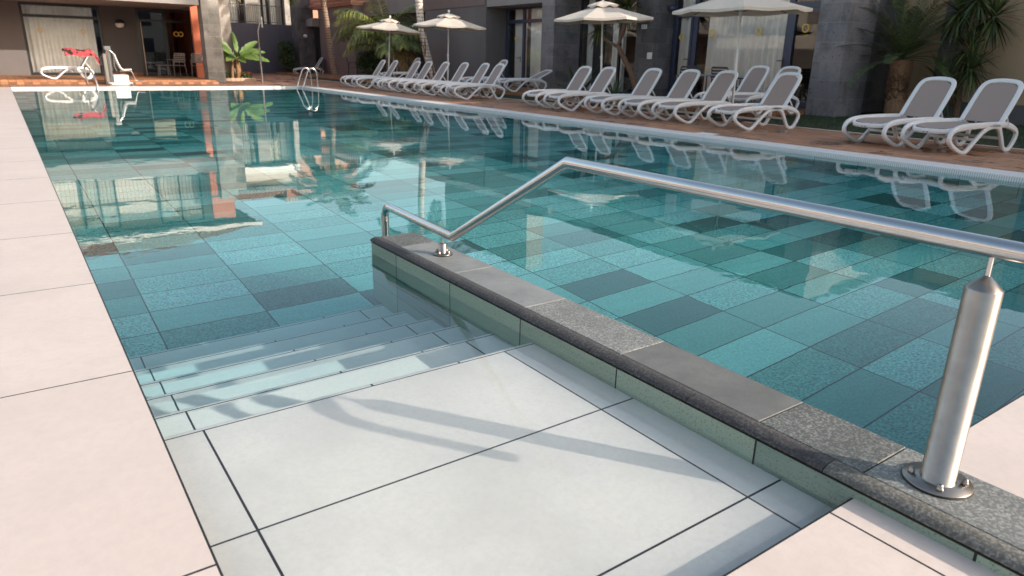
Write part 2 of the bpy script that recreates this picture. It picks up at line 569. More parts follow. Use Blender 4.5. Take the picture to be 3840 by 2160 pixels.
m_dim = M('dim_room', (.03, .028, .027), .9, var=0)
m_gold = M('gold_emblem', (.9, .58, .10), .4, 0, var=0)
m_tile = None
m_leaf = M('bush_leaf', (.055, .09, .03), .5, var=0, island=.45)
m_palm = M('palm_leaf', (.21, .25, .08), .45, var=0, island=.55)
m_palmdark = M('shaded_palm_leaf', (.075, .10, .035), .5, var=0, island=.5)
m_palmdry = M('palm_leaf_dry', (.30, .19, .07), .6, var=0, island=.4)
m_banana = M('banana_leaf', (.12, .20, .045), .42, var=.25, vs=5)
m_bananatrunk = M('banana_stem', (.28, .16, .07), .8, var=.35, vs=9)
m_dark = M('cycad_leaf', (.07, .10, .038), .5, var=0, island=.5)
m_agave = M('agave_leaf', (.06, .10, .05), .5, var=.2)
m_yucca = M('yucca_leaf', (.11, .125, .045), .5, var=0, island=.5)
m_yuccatrunk = M('yucca_bark', (.17, .10, .065), .9, var=.3, vs=20, bump=.6, bs=40)
m_red = M('red_petal', (.6, .03, .02), .5, var=0, island=.3)
m_chair = M('taupe_metal', (.20, .165, .145), .5, var=.05)
m_chairdark = M('dark_metal', (.05, .045, .045), .45, var=.05)
m_tabletop = M('grey_blue_laminate', (.22, .26, .33), .3, var=.05)
m_kerb = M('clay_kerb', (.55, .40, .30), .8, var=.15, vs=6)
m_rooftile = None

def grate_mat():
    t = NT('white_grating')
    v = t.pos(); x, y, z = t.xyz(v)
    onx = t.math('GREATER_THAN', y, 25.35)
    s1 = t.line(y, 0, .024, .0035); s2 = t.line(x, 0, .024, .0035)
    j = t.n('ShaderNodeMix', ins={0: onx, 2: s1, 3: s2}).outputs[0]
    t.color(t.mix(j, (.84, .83, .82), (.5, .5, .52)))
    t.set(Roughness=.45)
    return t.m
m_grate = grate_mat()

def sling_mat():
    t = NT('taupe_sling')
    v = t.obj(); x, y, z = t.xyz(v)
    a = t.line(y, 0, .008, .0012)
    b = t.noise(v, 160, 2)
    c = (.37, .285, .25)
    cc = t.mix(t.math('MULTIPLY', b, .35), c, mul(c, .7))
    cc = t.mix(t.math('MULTIPLY', a, .3), cc, mul(c, 1.4))
    t.color(cc); t.set(Roughness=.7)
    return t.m
m_sling = sling_mat()

def roof_mat():
    t = NT('clay_roof_tile')
    v = t.pos(); x, y, z = t.xyz(v)
    w = t.n('ShaderNodeMath', operation='SINE', ins={0: t.math('MULTIPLY', x, 28.)}).outputs[0]
    r = t.math('FRACT', t.math('MULTIPLY', y, 3.2))
    n = t.noise(v, 3, 6)
    c = (.42, .24, .17)
    cc = t.mix(t.ramp(n, [(.3, (0, 0, 0)), (.7, (1, 1, 1))]), mul(c, .7), mul(c, 1.2))
    cc = t.mix(t.math('MULTIPLY', t.math('GREATER_THAN', r, .86), .6), cc, mul(c, .35))
    t.color(cc); t.set(Roughness=.85)
    t.bump(w, .8, .05)
    return t.m
m_rooftile = roof_mat()

# ================================================================== SETTING
WZ = -.03                      # water level
PX0, PX1, PY0, PY1 = .222, 8.68, .757, 25.5
FZ = -1.05
struct('ground', MB().quad((-120, -120, -1.6), (160, -120, -1.6), (160, 200, -1.6), (-120, 200, -1.6)), m_ground)
d = MB()
d.box((-30, -30, -1.3), (PX0, PY1 + .44, .015))
d.box((PX0, -30, -1.3), (40, PY0, .015))
deck = struct('pale_deck', d, m_deck)
# basin: floor and side walls
b = MB()
b.box((PX0, PY0, FZ - .3), (PX1, PY1, FZ))
b.box((PX1, PY0, FZ - .3), (PX1 + .3, PY1 + .3, -.004))
b.box((PX0, PY1, FZ - .3), (PX1, PY1 + .3, -.004))
b.box((PX1 - .012, PY0 + .01, FZ - .05), (PX1 + .01, PY1, FZ + .07))
basin = struct('pool_basin', b, m_pool)
# steps: landing then five treads, rounded nosing
def extrude_x(prof):
    s_ = MB()
    x0, x1 = PX0 + .001, 1.6645
    n_ = len(prof)
    s_.add([(x0, y, z) for y, z in prof] + [(x1, y, z) for y, z in prof], [(i, i + 1, n_ + i + 1, n_ + i) for i in range(n_ - 1)] + [tuple(range(n_ - 1, -1, -1)), tuple(range(n_, 2 * n_))])
    return s_
def nosing(sy, sz, nz): return [(sy - .008, sz), (sy - .002, sz - .003), (sy, sz - .01), (sy, nz)]
landing = struct('pool_landing', extrude_x([(PY0 + .001, -.4), (PY0 + .001, STEP_Z[0])] + nosing(STEP_Y[0], STEP_Z[0], -.4)), m_steps)
prof = [(2.05, FZ - .05), (2.05, -.401), (STEP_Y[0] + .001, -.401), (STEP_Y[0] + .001, STEP_Z[1])]
pts = []
for i, (sy, sz) in list(enumerate(zip(STEP_Y, STEP_Z)))[1:]:
    nz = STEP_Z[i + 1] if i < 5 else FZ - .05
    pts += nosing(sy, sz, nz)
steps = struct('pool_steps', extrude_x(prof + pts), m_steps)
# water: one sheet, gently uneven
w = MB()
nx_, ny_ = 2, 2
WB = 3.4                      # the film over the landing is its own sheet, the pool the other
w.quad((PX0, WB, WZ), (PX1, WB, WZ), (PX1, PY1, WZ), (PX0, PY1, WZ), True)
w.quad((1.9, PY0, WZ), (PX1, PY0, WZ), (PX1, WB, WZ), (1.9, WB, WZ), True)
struct('water', w, m_water)
water = struct('water', MB().quad((PX0, PY0, WZ), (1.9, PY0, WZ), (1.9, WB, WZ), (PX0, WB, WZ), True), m_water)
struct('water_body', MB().box((PX0 - .05, PY0 - .05, FZ - .1), (PX1 + .05, PY1 + .05, WZ + .0015)), water_body_mat())
# overflow edge on the far and terrace sides
g = MB()
g.box((PX1, PY0 + .002, -.003), (PX1 + .42, PY1 + .44, .024))
g.box((PX0, PY1, -.003), (PX1 - .001, PY1 + .44, .024))
g.box((PX1 - .012, PY0 + .003, -.12), (PX1 - .001, PY1 - .012, .018))
g.box((PX0, PY1 - .012, -.12), (PX1 - .001, PY1 - .001, .018))
grating = struct('pool_edge_grating', g, m_grate)
t_ = MB()
t_.box((PX1 + .421, PY0 + .002, -1.3), (40, PY1 + .44, .02))
t_.box((-30, PY1 + .441, -1.3), (40, 42.8, .02))
struct('terracotta_paving', t_, m_terr)
struct('drain_channel', MB().box((11.86, 3, -.02), (11.9, 40, .026)), m_white)
for a, bq in (((12.0, 8.0), (12.95, 36)), ((12.0, .9), (17, 8.0)), ((12.951, 8.0), (17, 9.5))):
    pass
lw = MB()
lw.box((12.0, .9, 0), (16.99, 9.5, .03)); lw.box((12.0, 9.501, 0), (13.0, 35.5, .03))
struct('lawn', lw, m_lawn)
gr = MB()
for k in range(15000):
    if random.random() < .72: x, y = random.uniform(12.02, 16.9), random.uniform(3.2, 9.48)
    else: x, y = random.uniform(12.02, 12.98), random.uniform(9.5, 30)
    h = random.uniform(.02, .055); a = random.uniform(0, PI); wd = .005
    dx, dy = math.cos(a) * wd, math.sin(a) * wd
    lx, ly = random.uniform(-.02, .02), random.uniform(-.02, .02)
    gr.add([(x - dx, y - dy, .028), (x + dx, y + dy, .028), (x + lx, y + ly, .03 + h)], [(0, 1, 2)])
struct('grass', gr, m_grass, 'stuff')
tr = MB()
tr.box((13.0, 9.501, -.1), (16.6, 41.9, .12))
struct('room_terrace', tr, m_terr2)
tl = MB()
tl.box((-9, 28.0, -.1), (6.5, 33, .15)); tl.box((-9, 27.72, -.1), (6.5, 28.0, .085))
struct('clay_terrace', tl, m_terr2)

# ================================================================== DIVIDING WALL
WX0, WX1, WY1 = 1.665, 1.952, 3.79
wall = thing('dividing_wall', 'low dark stone wall rising from the water, carrying the bent steel handrail', 'wall', (1.81, 2.1, FZ))
k = MB(); k.box((WX0, -.6, FZ), (WX1, WY1, .0405)); part('wall_face', k, m_face, wall)
k = MB(); k.box((WX0 + .012, -.6, .04), (WX1 - .004, WY1 - .004, .058)); part('mortar_bed', k, m_mortar, wall)
js = [-.6, -.42, .163, .767, 1.095, 1.70, 2.304, 2.907, 3.51, WY1]
mats = [m_grL, m_stoneL, m_grL, m_grD, m_stoneD, m_grL, m_stoneL, m_stoneL, m_grD]
for i in range(len(js) - 1):
    k = MB(); k.bbox((1.7225, js[i] + .0022, .042), (WX1 + .003, js[i + 1] - .0022, .066), .002)
    part('cap_tile', k, mats[i], wall)
# bullnose pieces
js = [-.6, -.12, .36, .845, 1.33, 1.81, 2.29, 2.79, 3.29, WY1 + .008]
for i in range(len(js) - 1):
    q = [(1.718, .066), (1.697, .0655), (1.680, .0632), (1.668, .0585), (1.6615, .053), (1.6595, .0495), (1.6595, .047), (1.664, .0455), (1.718, .0455)]
    y0, y1 = js[i] + .0016, js[i + 1] - .0016
    k = MB()
    m = len(q)
    V = [(x, y0, z) for x, z in q] + [(x, y1, z) for x, z in q]
    k.add(V, [(j, j + m, (j + 1) % m + m, (j + 1) % m) for j in range(m)], True)
    k.add(V[:m], [tuple(range(m))]); k.add(V[m:], [tuple(range(m - 1, -1, -1))])
    part('bullnose', k, m_nose2 if i in (0, 2) else m_nose, wall)

# ================================================================== HANDRAIL
rail = thing('handrail', 'brushed steel handrail with a bent middle, bolted to the dark stone wall', 'handrail', (1.845, 3.243, .066))
RX = 1.845
def arc(c, r, a0, a1, n=8):
    return [(RX, c[0] + r * math.cos(a0 + (a1 - a0) * i / n), c[1] + r * math.sin(a0 + (a1 - a0) * i / n)) for i in range(n + 1)]
path = [(RX, 3.972, -.75)] + arc((3.902, .142), .07, 0, PI / 2) + [(RX, 3.135, .189), (RX, 2.205, .703)]
path += arc((.46, .633), .07, PI / 2, PI) + [(RX, .39, .47)]
k = MB(); k.tube(path, .0242, 24); part('rail_tube', k, m_steel, rail)
for y0, top, r, fr_ in ((3.243, .128, .023, .052), (.635, .60, .041, .082)):
    k = MB()
    k.lathe([(.001, .0661), (fr_ + .0015, .0661), (fr_ + .0025, .0675), (fr_ + .0015, .0695), (.001, .07)], (RX, y0, 0), 32)
    part('gasket', k, m_gasket, rail)
    k = MB()
    k.lathe([(.001, .0701), (fr_, .0701), (fr_ + .001, .072), (fr_, .0745), (r + .004, .0755), (r, .078), (r, top), (r - .003, top + .004), (.007, top + (.005 if top < .2 else .035))], (RX, y0, 0), 32)
    fl = part('post', k, m_steel_dull, rail)
    for a in (.5, .5 + PI / 2, .5 + PI, .5 + 1.5 * PI):
        k = MB()
        bx, by = RX + (r + fr_) / 2 * math.cos(a), y0 + (r + fr_) / 2 * math.sin(a)
        k.lathe([(.001, .0745), (.0088, .0745), (.0088, .083), (.0075, .084), (.0072, .088), (.005, .0925), (.001, .094)], (bx, by, 0), 12)
        part('bolt', k, m_steel_dull, fl)
    k = MB()
    k.tube([(RX, y0, top), (RX, y0, .172 if top < .2 else .69)], .006, 10)
    part('stem', k, m_steel, rail)

# ================================================================== SUN LOUNGERS
def make_lounger(ang=57, name='sun_lounger'):
    root = thing(name, 'x', 'sun lounger', group='white sun loungers beside the pool')
    LH = .405
    for sy in (-1, 1):
        y = sy * .325
        fr = smooth_path([(1.34, y, LH), (.9, y, LH + .002), (.45, y, LH - .008), (.2, y, LH - .03), (.06, y, .325), (.015, y, .235), (.07, y, .15), (.24, y, .06), (.36, y, .022), (.44, y, .028), (.52, y, .085), (.70, y, .25), (.86, y, .36), (1.02, y, LH - .012), (1.14, y, .37), (1.24, y, .25), (1.33, y, .10), (1.39, y, .035), (1.46, y, .022), (1.53, y, .045), (1.60, y, .14), (1.635, y, .24), (1.60, y, .31), (1.48, y, .365), (1.34, y, LH - .004)], 5)
        k = MB(); k.ribbon(fr, (0, 1, 0), .054, [.058 + .034 * min(1, max(0, (p.z - .3) / .09)) for p in fr])
        part('side_frame', k, m_whiteplastic, root)
        for fx in (.36, ):
            k = MB(); k.bbox((fx - .03, y - .02, 0), (fx + .03, y + .02, .022), .004)
            part('foot_pad', k, m_tabletop, root)
    # foot-end apron and seat edge
    k = MB()
    fe = smooth_path([(.42, -.292, LH - .012), (.2, -.285, LH - .03), (.085, -.2, LH - .06), (.05, 0, LH - .068), (.085, .2, LH - .06), (.2, .285, LH - .03), (.42, .292, LH - .012)], 6)
    V, F = [], []
    for p in fe:
        c = Vector((.45, 0, 0)); o = Vector((p.x - c.x, p.y, 0)).normalized()
        V += [p + Vector((0, 0, .012)), p + o * .022 + Vector((0, 0, .002)), p + o * .02 - Vector((0, 0, .058)), p - o * .012 - Vector((0, 0, .058)), p - o * .016 + Vector((0, 0, .008))]
    for i in range(len(fe) - 1):
        for j in range(5): F.append((i * 5 + j, i * 5 + (j + 1) % 5, (i + 1) * 5 + (j + 1) % 5, (i + 1) * 5 + j))
    k.add(V, F, True)
    k.box((.4, -.302, LH - .03), (1.33, -.288, LH + .004)); k.box((.4, .288, LH - .03), (1.33, .302, LH + .004))
    sf = part('seat_frame', k, m_whiteplastic, root)
    part('stamped_mark', MB().box((.0235, .035, LH - .108), (.03, .055, LH - .1)), m_chairdark, sf); part('stamped_mark', MB().box((.0235, -.01, LH - .116), (.03, .0, LH - .096)), m_chairdark, sf)
    k = MB()
    V, F = [], []
    us = [.068, .08, .1, .13, .18, .26, .4, .6, .8, 1.0, 1.2, 1.31]
    for u in us:
        hw = .284 * (1 - max(0, (.22 - u) / .165) ** 2.2) if u < .22 else .287
        z = LH - .004 - .055 * max(0, (.4 - u) / .35) ** 1.5
        for j in range(7):
            q = -1 + 2 * j / 6
            V.append((u, q * hw, z - .012 * (1 - q * q) * min(1, u * 3)))
    for i in range(len(us) - 1):
        for j in range(6): F.append((i * 7 + j, (i + 1) * 7 + j, (i + 1) * 7 + j + 1, i * 7 + j + 1))
    k.add(V, F, True)
    part('seat_sling', k, m_sling, root)
    # cross bars under the seat
    for u, z in ((.62, .2), (1.28, .2)):
        k = MB(); k.bbox((u - .02, -.31, z - .02), (u + .02, .31, z + .02), .006)
        part('cross_bar', k, m_whiteplastic, root)
    # backrest
    ca, sa = math.cos(R(ang)), math.sin(R(ang))
    hx, hz, L = 1.285, LH + .012, .735
    def bp(s, y, off=0): return (hx + ca * s - sa * off, y, hz + sa * s + ca * off)
    ring = [(0, -.272), (.3, -.272), (.55, -.265), (.66, -.24), (.715, -.17), (.735, 0), (.715, .17), (.66, .24), (.55, .265), (.3, .272), (0, .272)]
    k = MB()
    k.ribbon(smooth_path([bp(s, y) for s, y in ring], 5), (-sa, 0, ca), .042, .07)
    bf = part('backrest_frame', k, m_whiteplastic, root)
    k = MB()
    V, F = [], []
    ss = [.01, .1, .25, .4, .52, .6, .65, .685, .705, .718]
    for s in ss:
        hw = .256 if s < .5 else .256 * max(.02, 1 - ((s - .5) / .222) ** 3.4)
        for j in range(7):
            q = -1 + 2 * j / 6
            V.append(bp(s, q * hw, .006 - .01 * (1 - q * q)))
    for i in range(len(ss) - 1):
        for j in range(6): F.append((i * 7 + j, (i + 1) * 7 + j, (i + 1) * 7 + j + 1, i * 7 + j + 1))
    k.add(V, F, True)
    part('backrest_sling', k, m_sling, bf)
    for sy in (-1, 1):
        k = MB()
        k.tube([(hx, sy * .26, hz - .004), (hx, sy * .318, hz - .004)], .036, 12)
        part('hinge', k, m_whiteplastic, root)
        e = bp(.24, sy * .225)
        k = MB()
        k.ribbon([e, (hx + (.3 if ang > 40 else .2), sy * .225, LH - .02)], (0, 1, 0), .02, .03)
        part('strut', k, m_whiteplastic, root)
    return root

def scale_tree(o, fx, fz):
    for c in kids(o):
        for v in c.data.vertices: v.co.x *= fx; v.co.z *= fz
        scale_tree(c, fx, fz)
LG = 'white sun loungers beside the pool'
RZ = R(-8)
lounge = make_lounger()
low_lounge = make_lounger(25)
scale_tree(lounge, .925, .905); scale_tree(low_lounge, .925, .905)
used = [0]
def put(x, y, z, rz, label, src=None, group=LG):
    if src is None:
        o = lounge if not used[0] else copy_tree(lounge)
        used[0] = 1
    else: o = src
    o.location = (x, y, z); o.rotation_euler.z = rz
    o['label'] = label; o['group'] = group
    return o
near = [(10.03, 13.62, 'sun lounger before the spiky agave, far end of the row before the blue framed windows'),
        (10.02, 12.78, 'sun lounger whose backrest stands behind the pole of the parasol by the yucca'),
        (10.03, 11.36, 'third sun lounger from the yucca parasol end, in front of the navy door'),
        (10.02, 10.30, 'fourth sun lounger from the yucca parasol end, before the white curtains'),
        (10.03, 9.38, 'sun lounger just behind the tilted parasol pole before the big curtained window'),
        (10.03, 8.03, 'sun lounger over the dark parasol base, in front of the stone pillar'),
        (9.93, 5.42, 'sun lounger alone before the cycad palm and the beige wall'),
        (9.93, 4.56, 'end sun lounger overlapping the lone one near the spiny cycad palm')]
for i, (x, y, l) in enumerate(near): put(x + .09, y, .02, RZ + random.uniform(-.012, .012), l)
far = [(24.95, 'sun lounger at the ladder end of the far row, under the first cream parasol'),
       (23.92, 'second sun lounger from the ladder end, its front loop lit bright by the sun'),
       (22.23, 'third sun lounger from the ladder end of the far row'),
       (21.42, 'fourth sun lounger from the ladder end, before the leaning ringed palm trunk'),
       (20.33, 'fifth sun lounger from the ladder end, behind the second parasol pole'),
       (19.2, 'sixth sun lounger from the ladder end, before the charcoal wall'),
       (18.07, 'seventh sun lounger from the ladder end, before the charcoal wall corner'),
       (17.3, 'last sun lounger of the far row, whose whole side frame shows')]
for i, (y, l) in enumerate(far): put(10.12, y, .02, RZ + random.uniform(-.02, .02), l)
put(12.33, 10.27, .12, RZ, 'sun lounger on the raised clay terrace before the curtained window, second row')
put(12.33, 9.5, .12, RZ, 'sun lounger on the raised terrace corner beside the volcanic stone pillar')
put(12.33, 20.3, .12, RZ, 'sun lounger on the terrace beside the navy glazed door, second row')
put(12.33, 26.4, .12, RZ, 'sun lounger in the second row behind the leaning ringed palm trunk')
put(13.3, 39.6, .02, RZ, 'sun lounger standing alone between the dark pillar and the ringed palm')
put(1.15, 29.0, .15, 0, 'sun lounger on the orange terrace with a red towel on its back')
put(12.9, 18.95, .12, R(-8), 'sun lounger with its backrest lowered, beside the stone pillar and brown curtains', low_lounge)
tw = MB()
top = []
for i in range(13):
    s = i / 12
    top.append((1.9 + 1.02 * s, 1.1 + .025 * math.sin(s * 9) - (.0 if s < .8 else (s - .8) * 1.6)))
V, F = [], []
for i, (x, z) in enumerate(top):
    for y, dz in ((28.68, -.2), (28.7, -.02), (28.8, .02), (29.0, .03), (29.2, .02), (29.32, -.06)): V.append((x + .02 * math.sin(i * 2 + y * 9), y, z + dz + .15 * 0))
for i in range(12):
    for j in range(5): F.append((i * 6 + j, i * 6 + j + 1, (i + 1) * 6 + j + 1, (i + 1) * 6 + j))
tw.add(V, F, True)
def towel_mat():
    t = NT('red_black_towel'); v = t.pos(); x, y, z = t.xyz(v)
    f = t.noise(v, 7, 2)
    t.color(t.ramp(f, [(.42, (.02, .015, .015)), (.46, (.45, .06, .07)), (.6, (.5, .12, .12)), (.64, (.25, .02, .03))], 'CONSTANT')); t.set(Roughness=.95)
    return t.m
tag(tw.build('towel', towel_mat()), 'red and black patterned towel draped over a lounger back', 'towel')

# ================================================================== PARASOLS
def make_parasol():
    root = thing('parasol', 'x', 'parasol', group='cream parasols over the lounger rows')
    k = MB(); k.tube([(0, 0, .02), (0, 0, 1.2)], .026, 12); k.tube([(0, 0, 1.15), (0, 0, 2.42)], .021, 12)
    part('pole', k, m_white, root)
    k = MB(); k.tube([(0, 0, 1.13), (0, 0, 1.22)], .028, 12); k.tube([(0, 0, 1.175), (-.06, -.02, 1.175)], .012, 8); k.lathe([(.005, -.012), (.02, -.01), (.02, .01), (.005, .012)], (-.065, -.022, 1.175), 10)
    part('clamp_knob', k, m_whiteplastic, root)
    k = MB()
    NS, r, z0, z1 = 8, 1.28, 2.06, 2.40
    rings = [(.06, z1), (.35, z1 - .085), (.7, z1 - .185), (1.0, z1 - .265), (r, z0)]
    V, F = [], []
    for rr, z in rings:
        for i in range(NS * 2):
            a = PI / 8 + PI * i / NS
            q = rr if i % 2 == 0 else rr * math.cos(PI / NS)
            V.append((q * math.cos(a), q * math.sin(a), z - (0 if i % 2 == 0 else .022 * rr)))
    n = NS * 2
    for i in range(len(rings) - 1):
        for j in range(n): F.append((i * n + j, i * n + (j + 1) % n, (i + 1) * n + (j + 1) % n, (i + 1) * n + j))
    # short hem hanging from the edge
    b0 = len(V)
    for j in range(n):
        x, y, z = V[(len(rings) - 1) * n + j]
        V.append((x * .998, y * .998, z - .05))
    for j in range(n): F.append(((len(rings) - 1) * n + j, (len(rings) - 1) * n + (j + 1) % n, b0 + (j + 1) % n, b0 + j))
    k.add(V, F)
    cn = part('canopy', k, m_canvas, root)
    k = MB()
    V, F = [], []
    for rr, z in ((.03, 2.475), (.22, 2.43), (.4, 2.375)):
        for i in range(n):
            a = PI / 8 + PI * i / NS
            sc_ = rr if i % 2 == 0 else rr * math.cos(PI / NS)
            V.append((sc_ * math.cos(a), sc_ * math.sin(a), z - (0 if i % 2 == 0 else .01)))
    for i in range(2):
        for j in range(n): F.append((i * n + j, i * n + (j + 1) % n, (i + 1) * n + (j + 1) % n, (i + 1) * n + j))
    b0 = len(V)
    for j in range(n):
        x, y, z = V[2 * n + j]
        V.append((x * 1.01, y * 1.01, z - (.02 if j % 2 == 0 else .06)))
    for j in range(n): F.append((2 * n + j, 2 * n + (j + 1) % n, b0 + (j + 1) % n, b0 + j))
    k.add(V, F)
    part('vent_cap', k, m_canvas, root)
    k = MB(); k.lathe([(.012, 2.46), (.02, 2.49), (.034, 2.515), (.04, 2.54), (.03, 2.57), (.01, 2.585)], n=14)
    part('finial', k, m_whiteplastic, root)
    k = MB(); k.lathe([(.03, 1.98), (.042, 1.99), (.042, 2.1), (.03, 2.14)], n=14)
    part('hub', k, m_whiteplastic, root)
    for i in range(NS):
        a = PI / 8 + 2 * PI * i / NS
        c_, s__ = math.cos(a), math.sin(a)
        k = MB(); k.tube([(.04 * c_, .04 * s__, 2.37), (.7 * c_, .7 * s__, 2.19), (1.25 * c_, 1.25 * s__, 2.035)], .009, 6)
        k.tube([(.04 * c_, .04 * s__, 2.03), (.62 * c_, .62 * s__, 2.195)], .007, 6)
        part('rib', k, m_chair, root)
    k = MB(); k.bbox((-.27, -.27, .0), (.27, .27, .075), .02); k.tube([(0, 0, .07), (0, 0, .34)], .028, 12)
    part('base', k, m_chairdark, root)
    return root
par = make_parasol()
for i, (x, y, rz, tilt, l) in enumerate((
        (12.5, 26.15, .2, (R(1.5), R(3)), 'cream parasol before the drooping feather palm'),
        (12.4, 21.35, .35, (R(1), R(1)), 'cream parasol in front of the plain charcoal wall and leaning trunk'),
        (12.4, 13.63, .1, (R(-1), R(-2)), 'cream parasol in front of the yucca tree'),
        (11.8, 9.1, .3, (R(-1), R(-1.5)), 'cream parasol before the big curtained window, its dark base under a lounger'))):
    o = par if i == 0 else copy_tree(par)
    o.location = (x, y, .02); o.rotation_euler = (tilt[0], tilt[1], rz)
    o['label'] = l

# ================================================================== LADDER, SHOWER, LIFT
ld = thing('pool_ladder', 'bright steel pool ladder with two looped rails at the far corner', 'ladder', (8.9, 24.6, .02))
for y in (24.3, 24.9):
    p = [(8.96, y, .02), (8.95, y, .3)] + smooth_path([(8.95, y, .42), (8.91, y, .56), (8.82, y, .65), (8.72, y, .655), (8.64, y, .57), (8.6, y, .47)], 5) + [(8.45, y, .1), (8.39, y, -.06), (8.37, y, -.2), (8.37, y, -.8)]
    k = MB(); k.tube(p, .021, 12); part('rail', k, m_steel, ld)
for z in (-.25, -.5, -.75):
    k = MB(); k.bbox((8.31, 24.3, z - .015), (8.4, 24.9, z + .015), .005); part('tread', k, m_steel, ld)

sh = thing('pool_shower', 'slim steel outdoor shower post with a bent head pipe', 'shower', (8.3, 28.5, .02))
k = MB(); k.tube([(8.3, 28.5, .02), (8.3, 28.5, 1.35)], .036, 14); k.tube([(8.3, 28.5, 1.3), (8.3, 28.5, 1.93), (8.46, 28.5, 2.42)], .02, 12)
part('post', k, m_steel_dull, sh)
k = MB(); k.tube([(8.46, 28.5, 2.42), (8.475, 28.5, 2.4), (8.475, 28.5, 2.3)], .02, 10); k.tube([(8.475, 28.5, 2.3), (8.475, 28.5, 2.05)], .034, 12)
part('shower_head', k, m_steel, sh)
k = MB(); k.tube([(8.3, 28.46, 1.0), (8.3, 28.42, 1.0)], .035, 12); k.tube([(8.3, 28.46, .92), (8.3, 28.42, .92)], .025, 12)
part('valve', k, m_steel, sh)

lf = thing('pool_lift', 'white and steel pool lift chair on the far pool edge', 'pool lift', (3.26, 27.2, .02))
k = MB(); k.bbox((3.08, 27.1, .1), (3.52, 27.6, .34), .015); part('housing', k, m_white, lf)
k = MB(); k.bbox((2.9, 27.0, .025), (3.62, 27.7, .095), .01)
part('base_plate', k, m_white, lf)
k = MB()
for x in (2.94, 3.58): k.bbox((x - .03, 26.8, -.05), (x + .03, 27.0, .08), .005)
part('anchor', k, m_steel_dull, lf)
k = MB(); k.bbox((2.87, 27.2, .1), (2.98, 27.34, 1.0), .01)
part('rear_mast', k, m_steel_dull, lf)
k = MB(); k.bbox((2.99, 27.22, .1), (3.1, 27.36, 1.16), .01); k.tube([(3.05, 27.2, .3), (3.05, 27.2, 1.1)], .03, 10); k.bbox((2.95, 27.16, 1.12), (3.13, 27.4, 1.24), .01)
part('mast', k, m_steel, lf)
k = MB(); k.tube([(2.86, 27.15, .95), (2.78, 27.12, .9), (2.82, 27.1, .08)], .014, 8); part('control_arm', k, m_blackframe, lf)
k = MB(); k.tube([(3.1, 27.28, 1.1), (3.2, 27.28, 1.0), (3.17, 27.28, .62), (3.22, 27.28, .46)], .022, 8); part('seat_arm', k, m_steel, lf)
sp = smooth_path([(3.2, 27.28, .98), (3.24, 27.28, .8), (3.32, 27.28, .58), (3.4, 27.28, .5), (3.5, 27.28, .5), (3.64, 27.28, .51)], 5)
k = MB(); k.ribbon(sp, (0, 1, 0), .42, .05); part('seat', k, m_white, lf)
k = MB(); k.tube(smooth_path([(3.3, 27.2, .46), (3.6, 27.2, .46), (3.66, 27.2, .42), (3.74, 27.2, .18), (3.8, 27.2, .15), (3.95, 27.2, .17)], 5), .014, 8)
k.bbox((3.85, 27.1, .17), (3.97, 27.42, .19), .004)
part('footrest', k, m_steel, lf)

# entry rail at the photo's far corner of the pool
er = thing('pool_grab_rail', 'short steel grab rail bending into the water near the pool lift', 'grab rail', (2.3, 26.0, .02))
k = MB(); k.tube(smooth_path([(2.25, 26.2, .02), (2.2, 26.1, .5), (2.25, 25.9, .62), (2.36, 25.6, .4), (2.42, 25.42, .02), (2.44, 25.35, -.5)], 6), .021, 10); part('rail', k, m_steel, er)
k = MB(); k.torus((8.5, 5.01, FZ + .004), .075, .008, 2, 28, 6)
tag(k.build('inlet_ring', m_blackframe), 'dark round inlet ring on the pool floor beside the lounger side wall', 'pool inlet')
for x, l in ((2.85, 'dark square floor drain under the water nearer the pool lift'), (5.85, 'dark square floor drain under the water nearer the ladder')):
    k = MB(); k.box((x - .17, 13.2, FZ), (x + .17, 13.5, FZ + .012)); o = k.build('floor_drain', m_blackframe); tag(o, l, 'floor drain', 'square drains in the pool floor')
    g_ = MB()
    for i in range(6): g_.box((x - .15, 13.22 + i * .045, FZ + .0125), (x + .15, 13.245 + i * .045, FZ + .018))
    part('slats', g_, m_pool, o)
k = MB(); k.bbox((8.98, 7.34, .0245), (9.26, 7.66, .032), .003)
tag(k.build('marker_tile', m_white), 'small white tile set where the white grating meets the clay paving', 'tile')

